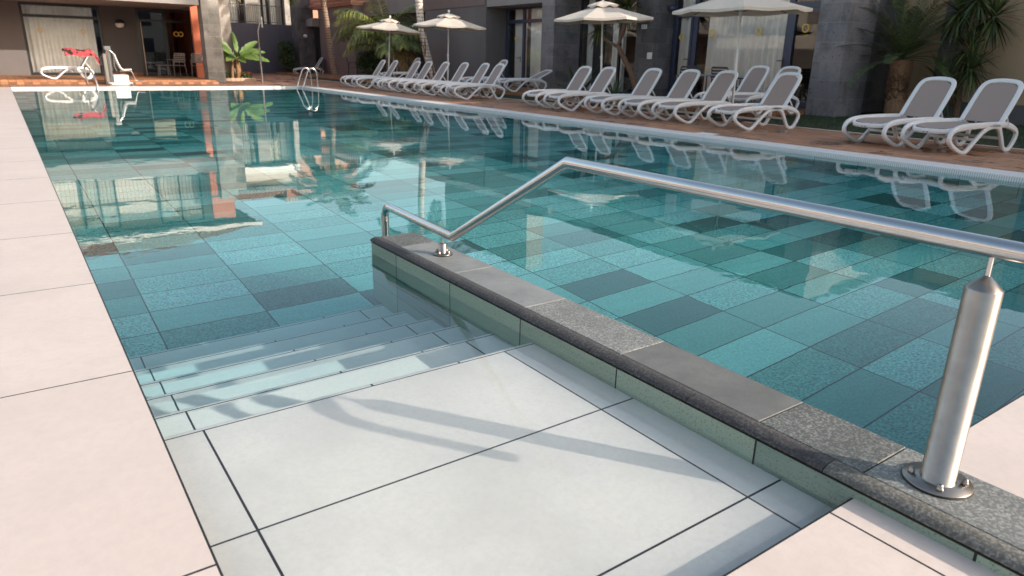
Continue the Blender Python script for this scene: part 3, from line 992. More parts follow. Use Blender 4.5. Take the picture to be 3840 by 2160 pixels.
# ================================================================== BUILDINGS
def glazed(par, ax, pl, a0, a1, z0, z1, fm, mull=(), trans=(), curtain=None, pane=None, fw=.06, rings=(), handle=None, ctz=None, deep=.28, lab=None, amp=1.):
    """a framed glazed opening; ax 'x' faces -X with its plane at x=pl, ax 'y' faces -Y"""
    def B(k, u0, u1, d0, d1, q0, q1):
        if ax == 'x': k.box((pl + d0, u0, q0), (pl + d1, u1, q1))
        else: k.box((u0, pl + d0, q0), (u1, pl + d1, q1))
    k = MB()
    B(k, a0, a0 + fw, 0, .07, z0, z1); B(k, a1 - fw, a1, 0, .07, z0, z1)
    B(k, a0 + fw, a1 - fw, .002, .068, z1 - fw, z1); B(k, a0 + fw, a1 - fw, .002, .068, z0, z0 + fw)
    for m, wd in mull: B(k, m - wd / 2, m + wd / 2, -.004, .074, z0 + fw, z1 - fw)
    for q, wd in trans: B(k, a0 + fw, a1 - fw, .004, .066, q - wd / 2, q + wd / 2)
    fr = part('window', k, fm, par, lab)
    k = MB()
    if ax == 'x': k.quad((pl + .035, a0, z0), (pl + .035, a0, z1), (pl + .035, a1, z1), (pl + .035, a1, z0))
    else: k.quad((a0, pl + .035, z0), (a1, pl + .035, z0), (a1, pl + .035, z1), (a0, pl + .035, z1))
    part('pane', k, pane or m_glass, fr)
    for c0, c1 in (curtain or ()):
        k = MB(); V, F = [], []
        n = max(12, int((c1 - c0) / .022)); ph = random.random() * 6
        for i in range(n + 1):
            u = c0 + (c1 - c0) * i / n
            dd = deep + amp * (.035 * math.sin(u * 43 + ph + 1.4 * math.sin(u * 7)) + .018 * math.sin(u * 19))
            for q in (z0 + .03, (ctz or z1) - .04): V.append((pl + dd, u, q) if ax == 'x' else (u, pl + dd, q))
        for i in range(n): F.append((2 * i, 2 * i + 1, 2 * i + 3, 2 * i + 2))
        k.add(V, F, True)
        part('curtain', k, m_curtain, fr)
    for u, q, r in rings:
        k = MB()
        c = (pl + .03, u, q) if ax == 'x' else (u, pl + .03, q)
        k.torus(c, r, r * .2, 0 if ax == 'x' else 1, 24, 6)
        part('emblem', k, m_gold, fr)
    for u, q in (handle or ()):
        k = MB()
        if ax == 'x': k.tube([(pl - .01, u, q), (pl - .06, u, q), (pl - .06, u + .14, q)], .011, 8); k.bbox((pl - .012, u - .02, q - .14), (pl - .005, u + .02, q + .06), .003)
        else: k.tube([(u, pl - .01, q), (u, pl - .06, q), (u - .14, pl - .06, q)], .011, 8); k.bbox((u - .02, pl - .012, q - .14), (u + .02, pl - .005, q + .06), .003)
        part('handle', k, m_blackframe, fr)
    return fr

# --- room wing along the terrace -------------------------------------------------
wing = thing('room_wing', 'grey room wing behind the loungers with navy glazed doors, white curtains and volcanic stone pillars', 'building', (16, 22, 0))
P = lambda n, a, b, m, lab=None: part(n, MB().box(a, b), m, wing, lab)
P('stone_pillar', (14.9, 8.78, .0), (16.0, 9.48, 4.2), m_stone, 'dark porous stone pillar beside the palm')
P('stone_pillar', (14.9, 14.36, .0), (15.62, 15.06, 3.29), m_stonedark, 'darker stone pillar carrying a number plate and socket')
P('stone_pillar', (14.9, 18.8, .0), (16.15, 19.46, 3.95), m_stone, 'broad stone pillar before the brown curtains')
P('stone_pillar', (14.12, 40.9, .0), (15.05, 42.0, 4.5), m_stonedark, 'dark stone pillar beside the slate blue wall')
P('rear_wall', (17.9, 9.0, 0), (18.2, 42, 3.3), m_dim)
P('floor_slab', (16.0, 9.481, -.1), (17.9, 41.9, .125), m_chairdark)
P('roof_slab', (15.02, 9.481, 3.3), (22, 14.355, 3.6), m_fascia)
P('roof_slab', (14.95, 14.356, 3.31), (22, 18.795, 3.62), m_fascia)
P('roof_slab', (15.02, 19.465, 2.9), (22, 22.99, 3.72), m_fascia)
P('fascia_band', (14.97, 22.995, 2.96), (22, 27.7, 3.7), m_fasciabrown)
P('roof_slab', (15.5, 27.705, 2.98), (22, 35.07, 3.66), m_fascia)
P('side_wall', (15.63, 14.37, .1), (17.9, 15.05, 3.29), m_stonedark)
P('side_wall', (16.02, 8.8, .1), (17.9, 9.46, 3.6), m_stonedark)
P('side_wall', (16.16, 18.82, .1), (17.9, 19.44, 3.29), m_charcoal)
P('charcoal_wall', (15.0, 22.98, .0), (17.9, 27.65, 2.955), m_charcoal, 'plain charcoal rendered wall with a clean corner')
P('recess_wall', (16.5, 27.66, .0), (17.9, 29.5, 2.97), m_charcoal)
P('slate_wall', (15.95, 29.51, .0), (17.9, 35.06, 2.97), m_bluegrey)
P('brown_wall', (15.0, 35.08, .0), (17.9, 39.88, 2.94), m_brownrender, 'mauve brown rendered wall under the salmon balcony')
P('brown_band', (14.96, 35.06, 2.945), (17.9, 39.9, 3.5), m_fasciabrown)
k = MB()
k.box((14.86, 35.0, 3.505), (17.9, 41.0, 3.6)); k.box((14.8, 34.94, 3.603), (17.9, 41.06, 3.68)); k.box((14.86, 35.02, 3.683), (17.9, 40.98, 3.74))
bal = part('salmon_balcony', k, m_salmon, wing)
for i in range(20):
    y = 35.2 + i * .3
    k = MB(); k.lathe([(.04, 3.742), (.065, 3.85), (.07, 3.95), (.035, 4.12), (.04, 4.3)], (14.95, y, 0), 10)
    part('baluster', k, m_salmon, bal)
k = MB(); k.box((14.86, 35.02, 4.302), (15.05, 40.98, 4.4)); part('balcony_rail', k, m_salmon, bal)
P('side_slab', (14.6, 39.91, 2.6), (16.4, 40.895, 2.98), m_fascia)
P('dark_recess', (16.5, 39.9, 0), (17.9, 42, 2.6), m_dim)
P('recess_wall', (15.06, 41.6, 0), (16.49, 41.9, 2.98), m_charcoal)
P('shade_balcony_wall', (15.6, 35.1, 3.745), (17.59, 40.9, 4.1), m_fasciabrown)  # added solid mass behind the balusters, keeps sun off the garden wall
P('tower_wall', (20, 26.8, 3.75), (21.0, 34.8, 8.8), m_fascia)
P('salmon_ledge', (14.75, 39.92, 2.985), (16.4, 40.89, 3.04), m_salmon)
P('upper_wall', (16.5, 9.5, 3.61), (21.9, 21.9, 4.55), m_fascia)
P('upper_wall', (18.6, 22.0, 3.725), (21.9, 34.9, 5.2), m_offwhite)
P('upper_wall', (17.6, 35.1, 3.75), (21.9, 41.0, 4.15), m_salmon)
k = MB()
k.add([(16.1, 9.2, 4.56), (22.2, 9.2, 4.56), (22.2, 22.1, 4.56), (16.1, 22.1, 4.56), (19.2, 11.5, 5.3), (19.2, 20, 5.3)], [(0, 1, 4), (1, 2, 5, 4), (2, 3, 5), (3, 0, 4, 5), (3, 2, 1, 0)])
part('tiled_roof', k, m_rooftile, wing)
# glazing
g1 = glazed(wing, 'x', 15.62, 9.5, 14.34, .13, 3.28, m_blueframe, mull=((10.68, .16), (13.56, .14), (14.52, .05)), trans=((2.45, .14),), curtain=((10.75, 13.2), (13.75, 14.2)), ctz=3.3, rings=((10.25, 1.93, .085), (11.55, 1.9, .085), (13.0, 1.86, .085), (11.6, .95, .045), (13.05, .93, .045), (14.05, 1.78, .075)), handle=((10.72, 1.2), (13.7, 1.2)), deep=.17, amp=1.7)
k = MB()
for u0, u1 in ((9.62, 10.6), (13.64, 14.28)):
    k = MB(); k.box((15.6, u0, .18), (15.66, u0 + .075, 2.36)); k.box((15.6, u1 - .075, .18), (15.66, u1, 2.36)); k.box((15.602, u0 + .075, 2.285), (15.658, u1 - .075, 2.36)); k.box((15.602, u0 + .075, .18), (15.658, u1 - .075, .28))
    part('door_sash', k, m_blueframe, g1)
glazed(wing, 'x', 16.0, 15.07, 18.79, .13, 3.3, m_blackframe, mull=((16.9, .08), (17.85, .5),), trans=(), curtain=((16.95, 17.55), (18.15, 18.75)), deep=.3)
glazed(wing, 'x', 15.9, 19.48, 22.97, .13, 2.89, m_blueframe, mull=((21.85, .12), (22.88, .1)), trans=((2.42, .12),), curtain=((19.6, 21.7), (21.98, 22.7)), rings=((22.35, 1.83, .07),), handle=((22.0, 1.15),), deep=.25)
glazed(wing, 'x', 15.93, 31.9, 33.1, .13, 2.3, m_blackframe, curtain=((32.0, 32.7),), deep=.012 + .03)
# wall details
k = MB(); k.box((14.885, 14.66, 1.98), (14.898, 14.86, 2.09)); pl = part('number_plate', k, m_white, wing)
k = MB()
for y0, z0, y1, z1 in ((14.81, 2.0, 14.822, 2.07), (14.765, 2.0, 14.777, 2.07), (14.735, 2.055, 14.69, 2.067), (14.69, 2.0, 14.702, 2.055)): k.box((14.88, y0, z0), (14.8845, y1, z1))
part('numerals', k, m_blackframe, pl)
k = MB(); k.bbox((14.87, 14.38, 1.18), (14.899, 14.56, 1.36), .008); part('socket', k, m_white, wing)
for x, y, z, s in ((15.5, 14.2, 2.52, 1),):
    k = MB(); k.lathe([(.02, -.05), (.1, -.05), (.13, 0), (.12, .07), (.05, .1)], (15.42, 14.25, 2.5), 16); part('wall_lamp', k, m_blueframe, wing)
k = MB(); k.lathe([(.01, -.1), (.09, -.08), (.12, 0), (.09, .08), (.01, .1)], (14.5, 40.84, 2.1), 16); part('wall_lamp', k, m_white, wing)

# --- beige house by the cycad ---------------------------------------------------
bh = thing('beige_house', 'beige rendered house wall with a dark plinth behind the cycad palm', 'building', (18, 4, 0))
PB = lambda n, a, b, m: part(n, MB().box(a, b), m, bh)
PB('wall', (17.0, -14, .42), (24, 8.75, 3.6), m_beige)
PB('plinth', (16.97, -14, 0), (24, 8.76, .415), m_charcoal)
PB('pilaster', (16.75, 7.35, 0), (16.98, 7.7, 3.7), m_stonedark)
PB('pilaster', (16.75, 5.2, 0), (16.98, 5.5, 3.7), m_stonedark)
PB('coping', (16.9, -14, 3.61), (24, 8.8, 3.75), m_fascia)
PB('shade_storey', (17.2, -14, 3.76), (24, -1.0, 7.6), m_beige)  # unseen storey, added and sized to shade the lounger side of the pool

# --- left hand poolside wing -----------------------------------------------------
lw_ = thing('poolside_wing', 'two storey wing across the pool with a shaded veranda, open glass door and terracotta roof', 'building', (2, 33, .15))
L = lambda n, a, b, m, lab=None: part(n, MB().box(a, b), m, lw_, lab)
L('veranda_wall', (3.6, 33.0, .1), (4.85, 33.3, 2.74), m_charcoal2, 'grey mauve veranda wall with the round lamp')
L('veranda_wall', (-9, 33.0, .1), (1.0, 33.3, 2.74), m_charcoal)
L('room_back', (-9, 36.5, 0), (8.1, 36.8, 3.3), m_dim)
L('room_floor', (-9, 33.3, -.1), (6.9, 36.5, .152), m_dim)
L('balcony_slab', (-9, 29.3, 2.76), (6.462, 33.0, 3.3), m_fascia)
L('skirting', (3.62, 32.97, .15), (4.84, 32.999, .27), m_terr2)
L('stone_pillar', (6.53, 29.3, 0), (7.15, 29.95, 4.4), m_stonelight, 'pale stone pillar at the veranda corner')
L('stone_pillar', (7.5, 31.5, 0), (8.1, 32.2, 4.5), m_stonelight, 'pale stone pillar behind the banana plant')
L('side_wall', (6.94, 31.21, 0), (7.38, 36.5, 5.6), m_orange)
L('orange_wall', (6.5, 31.0, 0), (7.4, 31.2, 5.6), m_orange, 'bright orange return wall')
L('upper_wall', (-9, 33.02, 3.301), (6.92, 36.5, 6.1), m_offwhite)
L('door_head', (-9, 33.01, 2.741), (6.92, 36.4, 3.295), m_charcoal)
glazed(lw_, 'y', 33.05, 1.0, 3.6, .16, 2.74, m_blackframe, mull=(), trans=((2.28, .1),), curtain=((1.08, 3.35),), rings=((1.55, 1.77, .07), (2.95, 1.77, .07)), fw=.09, deep=.2)
dr = glazed(lw_, 'y', 33.05, 4.85, 6.93, .16, 2.74, m_blackframe, mull=((5.88, .1),), trans=((2.28, .09),), pane=m_glassdark, fw=.1, rings=())
for du, q, r in ((-.085, 1.8, .085), (.085, 1.8, .085), (-.06, 1.0, .045), (.06, 1.0, .045)):
    k = MB(); k.torus((6.36 + du, 33.02, q), r, r * .24, 1, 24, 6); part('emblem', k, m_gold, dr)
k = MB(); k.box((4.965, 32.98, .16), (5.0, 33.03, 2.22)); part('door_edge', k, m_kerb, dr)
k = MB(); k.lathe([(.01, -.14), (.12, -.12), (.16, -.03), (.165, .02)], (4.23, 32.93, 2.1), 20); lp = part('wall_lamp', k, m_white, lw_)
k = MB(); k.lathe([(.17, .021), (.165, .09), (.12, .15), (.01, .17)], (4.23, 32.93, 2.1), 20); part('lamp_hood', k, m_blackframe, lp)
# upper floor windows with curtains on the wall
for x0, x1 in ((-4.2, -2.0), (-1.6, .6), (1.9, 3.2), (4.75, 6.5)):
    glazed(lw_, 'y', 32.9, x0, x1, 3.35, 5.95, m_blackframe, mull=(((x0 + x1) / 2, .06),), trans=((5.45, .08),), curtain=((x0 + .08, x1 - .08),), deep=.075, fw=.06, amp=.5)
k = MB()
k.box((-9, 29.34, 4.24), (6.5, 29.4, 4.29)); k.box((-9, 29.34, 3.38), (6.5, 29.4, 3.42))
rl = part('balcony_railing', k, m_chairdark, lw_)
k = MB()
for i in range(119):
    x = -8.9 + i * .13
    k.box((x - .005, 29.36, 3.42), (x + .005, 29.38, 4.24))
part('railing_bars', k, m_chairdark, rl)
k = MB()
k.add([(-10, 31.6, 6.15), (8.6, 31.6, 6.15), (8.6, 42, 6.15), (-10, 42, 6.15), (-10, 36.8, 8.0), (5.4, 36.8, 8.0)], [(0, 1, 5, 4), (1, 2, 5), (2, 3, 4, 5), (3, 2, 1, 0)])
part('tiled_roof', k, m_rooftile, lw_)
L('eave', (-10, 31.55, 6.02), (8.65, 31.75, 6.14), m_white)

# --- terrace block behind --------------------------------------------------------
tb = thing('terrace_block', 'pale block above the slate blue wall, with a railed terrace and tall curtained windows', 'building', (12, 45, 0))
T = lambda n, a, b, m: part(n, MB().box(a, b), m, tb)
T('terrace_deck', (8.0, 43.1, 2.3), (18, 45.5, 2.7), m_fascia)
for x0, x1 in ((9.9, 10.5), (12.55, 13.3), (14.88, 15.3)): T('pillar', (x0, 45.2, 2.705), (x1, 45.9, 5.6), m_stonelight)
T('back_wall', (8, 46.6, 2.705), (15.6, 46.9, 5.6), m_dim)
T('white_slab', (8, 44.6, 5.605), (14.9, 47, 5.85), m_white)
T('upper_wall', (8, 45.3, 5.86), (14.9, 47, 6.9), m_offwhite)
for x0, x1, cs in ((10.55, 12.53, ((11.75, 12.25),)), (13.32, 14.86, ((13.4, 13.6), (13.75, 13.9), (14.15, 14.55)))):
    glazed(tb, 'y', 45.6, x0, x1, 2.72, 5.58, m_blackframe, mull=((x1 - .3, .12), ((x0 + x1) / 2, .08)), curtain=cs, deep=.15)
k = MB(); k.box((10.9, 43.0, 3.68), (14.1, 43.04, 3.72)); k.box((10.9, 43.0, 2.8), (14.1, 43.04, 2.83))
rr = part('terrace_railing', k, m_chairdark, tb)
k = MB()
for i in range(30):
    x = 10.95 + i * .107
    k.box((x - .007, 43.01, 2.83), (x + .007, 43.03, 3.68))
part('railing_bars', k, m_chairdark, rr)
k = MB()
k.add([(7.5, 44.5, 6.92), (15.2, 44.5, 6.92), (15.2, 49.5, 6.92), (7.5, 49.5, 6.92), (9.5, 47, 8.0), (13.2, 47, 8.0)], [(0, 1, 5, 4), (1, 2, 5), (2, 3, 4, 5), (3, 0, 4), (3, 2, 1, 0)])
part('tiled_roof', k, m_rooftile, tb)
gw = thing('garden_wall', 'slate blue rendered wall across the end of the paved yard', 'wall', (11.3, 42.9, 0))
k = MB(); k.box((7.0, 42.8, 0), (17.9, 43.09, 2.72)); part('wall_face', k, m_bluegrey, gw)
k = MB(); k.box((7.0, 42.74, 0), (14.1, 42.799, .36)); part('plinth', k, m_bluegrey, gw)
# sunlit house across the pool: seen in the window glass
oh = thing('opposite_house', 'sunlit beige house mirrored in the big curtained window', 'building', (-14, 10, 0))
k = MB(); k.box((-20, -4, -.2), (-14, 75, 6)); part('wall', k, m_offwhite, oh)
k = MB(); k.box((-20.4, -4.4, 6.01), (-13.5, 75.4, 6.3)); part('roof', k, m_fascia, oh)
k = MB()
for y in range(0, 74, 7):
    k.box((-13.99, y, 3.8), (-13.95, y + 1.6, 5.2))
part('shutters', k, m_fascia, oh)
part('low_band', MB().box((-13.98, -4, -.1), (-13.9, 75, 2.2)), m_charcoal, oh)

sh_ = thing('salmon_house', 'salmon pink house rising beyond the slate blue wall, seen mirrored in the pool', 'building', (19, 52, 0))
k = MB(); k.box((15.6, 50, 0), (21.0, 56, 8.8)); part('wall', k, m_salmon, sh_)
k = MB(); k.box((15.4, 49.8, 8.81), (21.2, 56.2, 9.05)); part('roof', k, m_rooftile, sh_)
nb = thing('added_rear_house', 'long beige house added unseen behind the camera to block bright sky in the veranda glass', 'building', (0, -32, 0))  # unseen block added to keep the bright horizon out of the veranda panes
k = MB(); k.box((-40, -38, -.5), (40, -32, 7.0)); part('wall', k, m_offwhite, nb)
k = MB()
for x in range(-38, 40, 4): k.box((x, -31.99, 1), (x + 2, -31.95, 2.6)); k.box((x, -31.99, 4), (x + 2, -31.95, 5.6))
part('shutters', k, m_blueframe, nb)
# ================================================================== FURNITURE
def make_chair(m, name):
    root = thing(name, 'x', 'chair')
    for sx in (-1, 1):
        for sy, top in ((-1, .64), (1, .66)):
            k = MB(); k.tube([(sx * .26, sy * .24, 0), (sx * .24, sy * .2, .44), (sx * .25, sy * .2, top)], .013, 8); part('leg', k, m, root)
        k = MB(); k.bbox((sx * .25 - .025, -.26, .645), (sx * .25 + .025, .24, .668), .008); part('armrest', k, m, root)
    k = MB()
    for i in range(6): k.bbox((-.22, -.22 + i * .075, .43), (.22, -.16 + i * .075, .45), .005)
    part('seat', k, m, root)
    k = MB()
    for sx in (-1, 1): k.tube([(sx * .22, .2, .45), (sx * .22, .29, .88)], .014, 8)
    for i in range(5):
        z = .56 + i * .075
        k.bbox((-.21, .2 + (z - .45) * .2, z), (.21, .222 + (z - .45) * .2, z + .05), .006)
    part('backrest', k, m, root)
    return root
def make_table(m, mt, name, w=.7, h=.7):
    root = thing(name, 'x', 'table')
    k = MB(); k.bbox((-w / 2, -w / 2, h - .03), (w / 2, w / 2, h), .008); part('table_top', k, mt, root)
    for sx in (-1, 1):
        for sy in (-1, 1):
            k = MB(); k.tube([(sx * (w / 2 - .06), sy * (w / 2 - .06), 0), (sx * (w / 2 - .09), sy * (w / 2 - .09), h - .03)], .016, 8); part('leg', k, m, root)
    return root
c1 = make_chair(m_chair, 'patio_chair'); c1.location = (5.82, 31.3, .15); c1.rotation_euler.z = R(200); tag(c1, 'taupe slatted armchair before the open glass door', group='patio chairs on the veranda')
c2 = copy_tree(c1); c2.location = (6.6, 31.2, .15); c2.rotation_euler.z = R(170); tag(c2, 'taupe slatted armchair beside the orange wall')
tb1 = make_table(m_chair, m_chair, 'low_table', .5, .45); tb1.location = (5.4, 31.7, .15); tag(tb1, 'low taupe side table beside the slatted armchair')
c3 = make_chair(m_chairdark, 'terrace_chair'); c3.location = (14.75, 12.95, .12); c3.rotation_euler.z = R(-60); tag(c3, 'dark slatted chair beside the navy door, behind the loungers', group='dark chairs before the curtained window')
for x, y, r, l in ((15.1, 12.0, 100, 'dark slatted chair behind the blue grey table, against the curtained window'), (14.6, 10.95, 205, 'dark slatted chair standing behind the tilted parasol pole')):
    c = copy_tree(c3); c.location = (x, y, .12); c.rotation_euler.z = R(r); tag(c, l)
tb2 = make_table(m_chairdark, m_tabletop, 'terrace_table', .75, .72); tb2.location = (14.3, 11.95, .12); tag(tb2, 'blue grey topped table in front of the curtained window')
c5 = copy_tree(c3); c5.location = (14.2, 33.6, .12); c5.rotation_euler.z = R(70); tag(c5, 'dim dark chair by the mauve brown wall beside the bush', group='dark furniture by the brown wall')
tb3 = make_table(m_chairdark, m_chairdark, 'wall_table', .6, .72); tb3.location = (14.3, 32.6, .12); tag(tb3, 'dim dark table between the mauve brown wall and the bush')

# ================================================================== PLANTS
def leaf_blade(k, p0, d, up, L, w, seg=4, droop=.3, fold=.0):
    """one tapering blade"""
    d = Vector(d).normalized(); p = Vector(p0)
    V, F = [], []
    for i in range(seg + 1):
        s = i / seg
        side = d.cross(Vector((0, 0, 1)))
        side = side.normalized() if side.length > 1e-3 else Vector((1, 0, 0))
        ww = w * (min(1, s * 5 + .35) if s < .3 else 1) * (1 - s ** 2.5) + .002
        V += [p - side * ww, p + side * ww]
        p = p + d * (L / seg)
        d = (d + Vector((0, 0, -droop / seg))).normalized()
    for i in range(seg): F.append((2 * i, 2 * i + 1, 2 * i + 3, 2 * i + 2))
    k.add(V, F)

def frond(k, base, az, elev, L, droop, ll, n=34, w=.014, stalk=.18, hang=.5, seed=0, rr=.016):
    rnd = random.Random(seed)
    p = Vector(base); e = elev
    pts, dirs = [], []
    m = 16
    for i in range(m + 1):
        d = Vector((math.cos(az) * math.cos(e), math.sin(az) * math.cos(e), math.sin(e)))
        pts.append(p.copy()); dirs.append(d)
        p = p + d * (L / m); e -= droop / m * (.5 + 1. * i / m)
    k.tube(pts, [rr * (1 - .85 * i / m) + .002 for i in range(m + 1)], 5, caps=False)
    for i in range(n):
        s = stalk + (1 - stalk) * i / (n - 1)
        f = s * m; a = min(int(f), m - 1)
        q = pts[a].lerp(pts[a + 1], f - a); d = dirs[a]
        side = d.cross(Vector((0, 0, 1)))
        side = side.normalized() if side.length > 1e-3 else Vector((-math.sin(az), math.cos(az), 0))
        upv = side.cross(d)
        for sg in (-1, 1):
            le = ll * (math.sin(PI * (.12 + .83 * (s - stalk) / (1 - stalk))) ** .6) * rnd.uniform(.85, 1.1)
            dd = (side * sg * .8 + d * .62 + upv * (.25 - hang * .35) + Vector((0, 0, -hang * .35)) + Vector((rnd.uniform(-.1, .1), rnd.uniform(-.1, .1), rnd.uniform(-.12, .06)))).normalized()
            wv = dd.cross(upv); wv = wv.normalized() * w
            mid = q + dd * le * .55; end = q + (dd + Vector((0, 0, -hang * .5))).normalized() * le
            k.add([q - wv * .5, q + wv * .5, mid + wv, mid - wv, end], [(0, 1, 2, 3), (3, 2, 4)])

def palm(name, label, path, r0, r1, trunk_m, nf, L, ll, seed, crown_m=None, group=None, dry=6, ev=(-.5, 1.25), w=.022, nl=36):
    root = thing(name, label, 'palm tree', path[0], group=group)
    pp = smooth_path(path, 8)
    k = MB(); m = len(pp)
    k.tube(pp, [(r0 * 1.35 if i < 2 else r0) + (r1 - r0) * i / (m - 1) for i in range(m)], 14)
    part('trunk', k, trunk_m, root)
    rnd = random.Random(seed)
    k = MB()
    top = Vector(path[-1])
    for i in range(nf):
        az = i * 2.399 + rnd.uniform(-.2, .2)
        el = ev[1] + (ev[0] - ev[1]) * (i / (nf - 1)) ** .85
        frond(k, top + Vector((0, 0, rnd.uniform(-.05, .15))), az, el, L * rnd.uniform(.85, 1.05), rnd.uniform(.9, 1.6), ll, nl, w, seed=seed * 99 + i)
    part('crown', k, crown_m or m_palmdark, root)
    if dry:
        k = MB()
        for i in range(dry):
            frond(k, top - Vector((0, 0, .12)), i * 2.1 + .4, -.7 + rnd.uniform(-.2, .2), L * .75, .9, ll * .8, nl, w, hang=.9, seed=seed * 77 + i)
        part('dry_fronds', k, m_palmdry, root)
    return root
m_tr1 = trunk_mat('ringed_pale_trunk', (.74, .64, .56), (.06, .045, .04), .13, True)
m_tr2 = trunk_mat('ringed_brown_trunk', (.34, .24, .18), (.035, .025, .02), .12)
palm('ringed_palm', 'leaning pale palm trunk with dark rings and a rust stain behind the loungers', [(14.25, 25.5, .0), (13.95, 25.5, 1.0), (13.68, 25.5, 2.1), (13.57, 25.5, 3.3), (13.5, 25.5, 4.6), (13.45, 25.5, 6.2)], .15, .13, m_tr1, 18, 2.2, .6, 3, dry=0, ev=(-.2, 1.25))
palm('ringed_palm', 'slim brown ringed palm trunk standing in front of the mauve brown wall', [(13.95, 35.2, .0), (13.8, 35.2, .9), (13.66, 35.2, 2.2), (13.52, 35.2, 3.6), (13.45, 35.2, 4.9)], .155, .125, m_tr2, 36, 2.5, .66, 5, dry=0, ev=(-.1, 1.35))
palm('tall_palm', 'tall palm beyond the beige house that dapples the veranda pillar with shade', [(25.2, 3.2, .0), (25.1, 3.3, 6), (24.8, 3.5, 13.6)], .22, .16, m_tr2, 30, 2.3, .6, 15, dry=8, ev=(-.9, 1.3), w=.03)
# drooping feather palm
fp = thing('feather_palm', 'feather palm with drooping arched fronds behind the first parasol', 'palm tree', (14.5, 30.3, .1))
k = MB(); k.tube(smooth_path([(14.6, 30.2, .1), (14.55, 30.25, .7), (14.5, 30.3, 1.25)], 5), [.17] * 6 + [.14] * 4 + [.1], 12); part('trunk', k, m_tr2, fp)
k = MB()
fr_ = [(2.6, 1.25, 3.0, 2.5), (2.9, 1.35, 3.2, 1.9), (3.5, 1.15, 2.6, 2.3), (2.3, 1.0, 2.6, 2.0), (.2, 1.2, 2.8, 1.6), (5.6, 1.2, 2.7, 2.1), (4.6, 1.0, 2.5, 2.4), (1.2, 1.3, 2.8, 1.5), (3.9, 1.45, 3.2, 1.2), (5.2, .75, 2.3, 1.9), (2.9, .6, 2.2, 1.7), (.8, .7, 2.4, 1.8), (6.0, .9, 2.4, 1.6), (3.1, .95, 2.3, 2.2), (1.8, 1.1, 2.5, 1.9), (4.2, .7, 2.1, 2.0), (5.0, 1.35, 3.0, 1.5), (2.35, 1.3, 3.4, 2.3), (2.75, 1.15, 3.2, 2.6), (2.5, 1.0, 2.8, 2.2), (2.1, 1.2, 3.2, 2.4), (5.66, 1.2, 2.9, 2.3), (5.4, 1.0, 2.6, 2.1), (3.2, 1.35, 3.3, 2.2)]
for i, (az, el, L_, dr_) in enumerate(fr_): frond(k, (14.5, 30.3, 1.25), az, el, L_, dr_, .75, 46, .017, stalk=.22, hang=.75, seed=400 + i)
part('crown', k, m_palm, fp)
k = MB()
for i, (az, el, L_) in enumerate(((5.3, .3, 1.9), (5.9, .45, 2.0), (4.8, .2, 1.8), (.3, .5, 1.9))): frond(k, (14.5, 30.3, 1.2), az, el, L_, 1.6, .6, 40, .015, hang=1.0, seed=500 + i)
part('dry_fronds', k, m_palmdry, fp)

def bush(name, label, c, rx, ry, rz, n, m, leaf=.06, stems=4, cat='bush', group=None):
    root = thing(name, label, cat, (c[0], c[1], c[2]), group=group)
    k = MB()
    rnd = random.Random(int(c[0] * 91 + c[1] * 7))
    cl = [(rnd.uniform(-.6, .6), rnd.uniform(-.6, .6), rnd.uniform(.25, .85), rnd.uniform(.35, .6)) for _ in range(12)]
    for i in range(n):
        q = rnd.choice(cl)
        while True:
            v = Vector((rnd.uniform(-1, 1), rnd.uniform(-1, 1), rnd.uniform(-1, 1)))
            if .35 < v.length < 1: break
        v = v * q[3]
        p = Vector((c[0] + (q[0] + v.x) * rx, c[1] + (q[1] + v.y) * ry, c[2] + max(.05, (q[2] + v.z * .5)) * rz))
        d = Vector((rnd.gauss(0, 1), rnd.gauss(0, 1), rnd.gauss(.3, .8))).normalized()
        a = d.cross(Vector((rnd.gauss(0, 1), rnd.gauss(0, 1), rnd.gauss(0, 1)))).normalized()
        l = leaf * rnd.uniform(.7, 1.4)
        k.add([p - d * l, p + a * l * .45, p + d * l, p - a * l * .45], [(0, 1, 2, 3)])
    part('foliage', k, m, root)
    k = MB()
    for i in range(stems):
        a = 2.4 * i
        k.tube([(c[0] + .05 * math.cos(a), c[1] + .05 * math.sin(a), c[2]), (c[0] + .15 * math.cos(a), c[1] + .15 * math.sin(a), c[2] + rz * .3), (c[0] + rx * .4 * math.cos(a), c[1] + ry * .4 * math.sin(a), c[2] + rz * .65)], [.03, .024, .012], 6)
    part('stems', k, m_yuccatrunk, root)
    return root
bush('round_bush', 'dense dark green rounded bush beside the feather palm', (14.2, 31.2, .1), .85, .85, 1.45, 4200, m_leaf, .055)
bush('wall_shrub', 'dark upright shrub growing against the slate blue wall and stone pillar', (13.55, 41.4, .02), .65, .55, 1.75, 2600, m_leaf, .06)
bush('low_shrub', 'tangle of dark foliage behind the corner pillar beside the banana plant', (7.75, 31.9, .05), .5, .4, 1.2, 1400, m_leaf, .06)

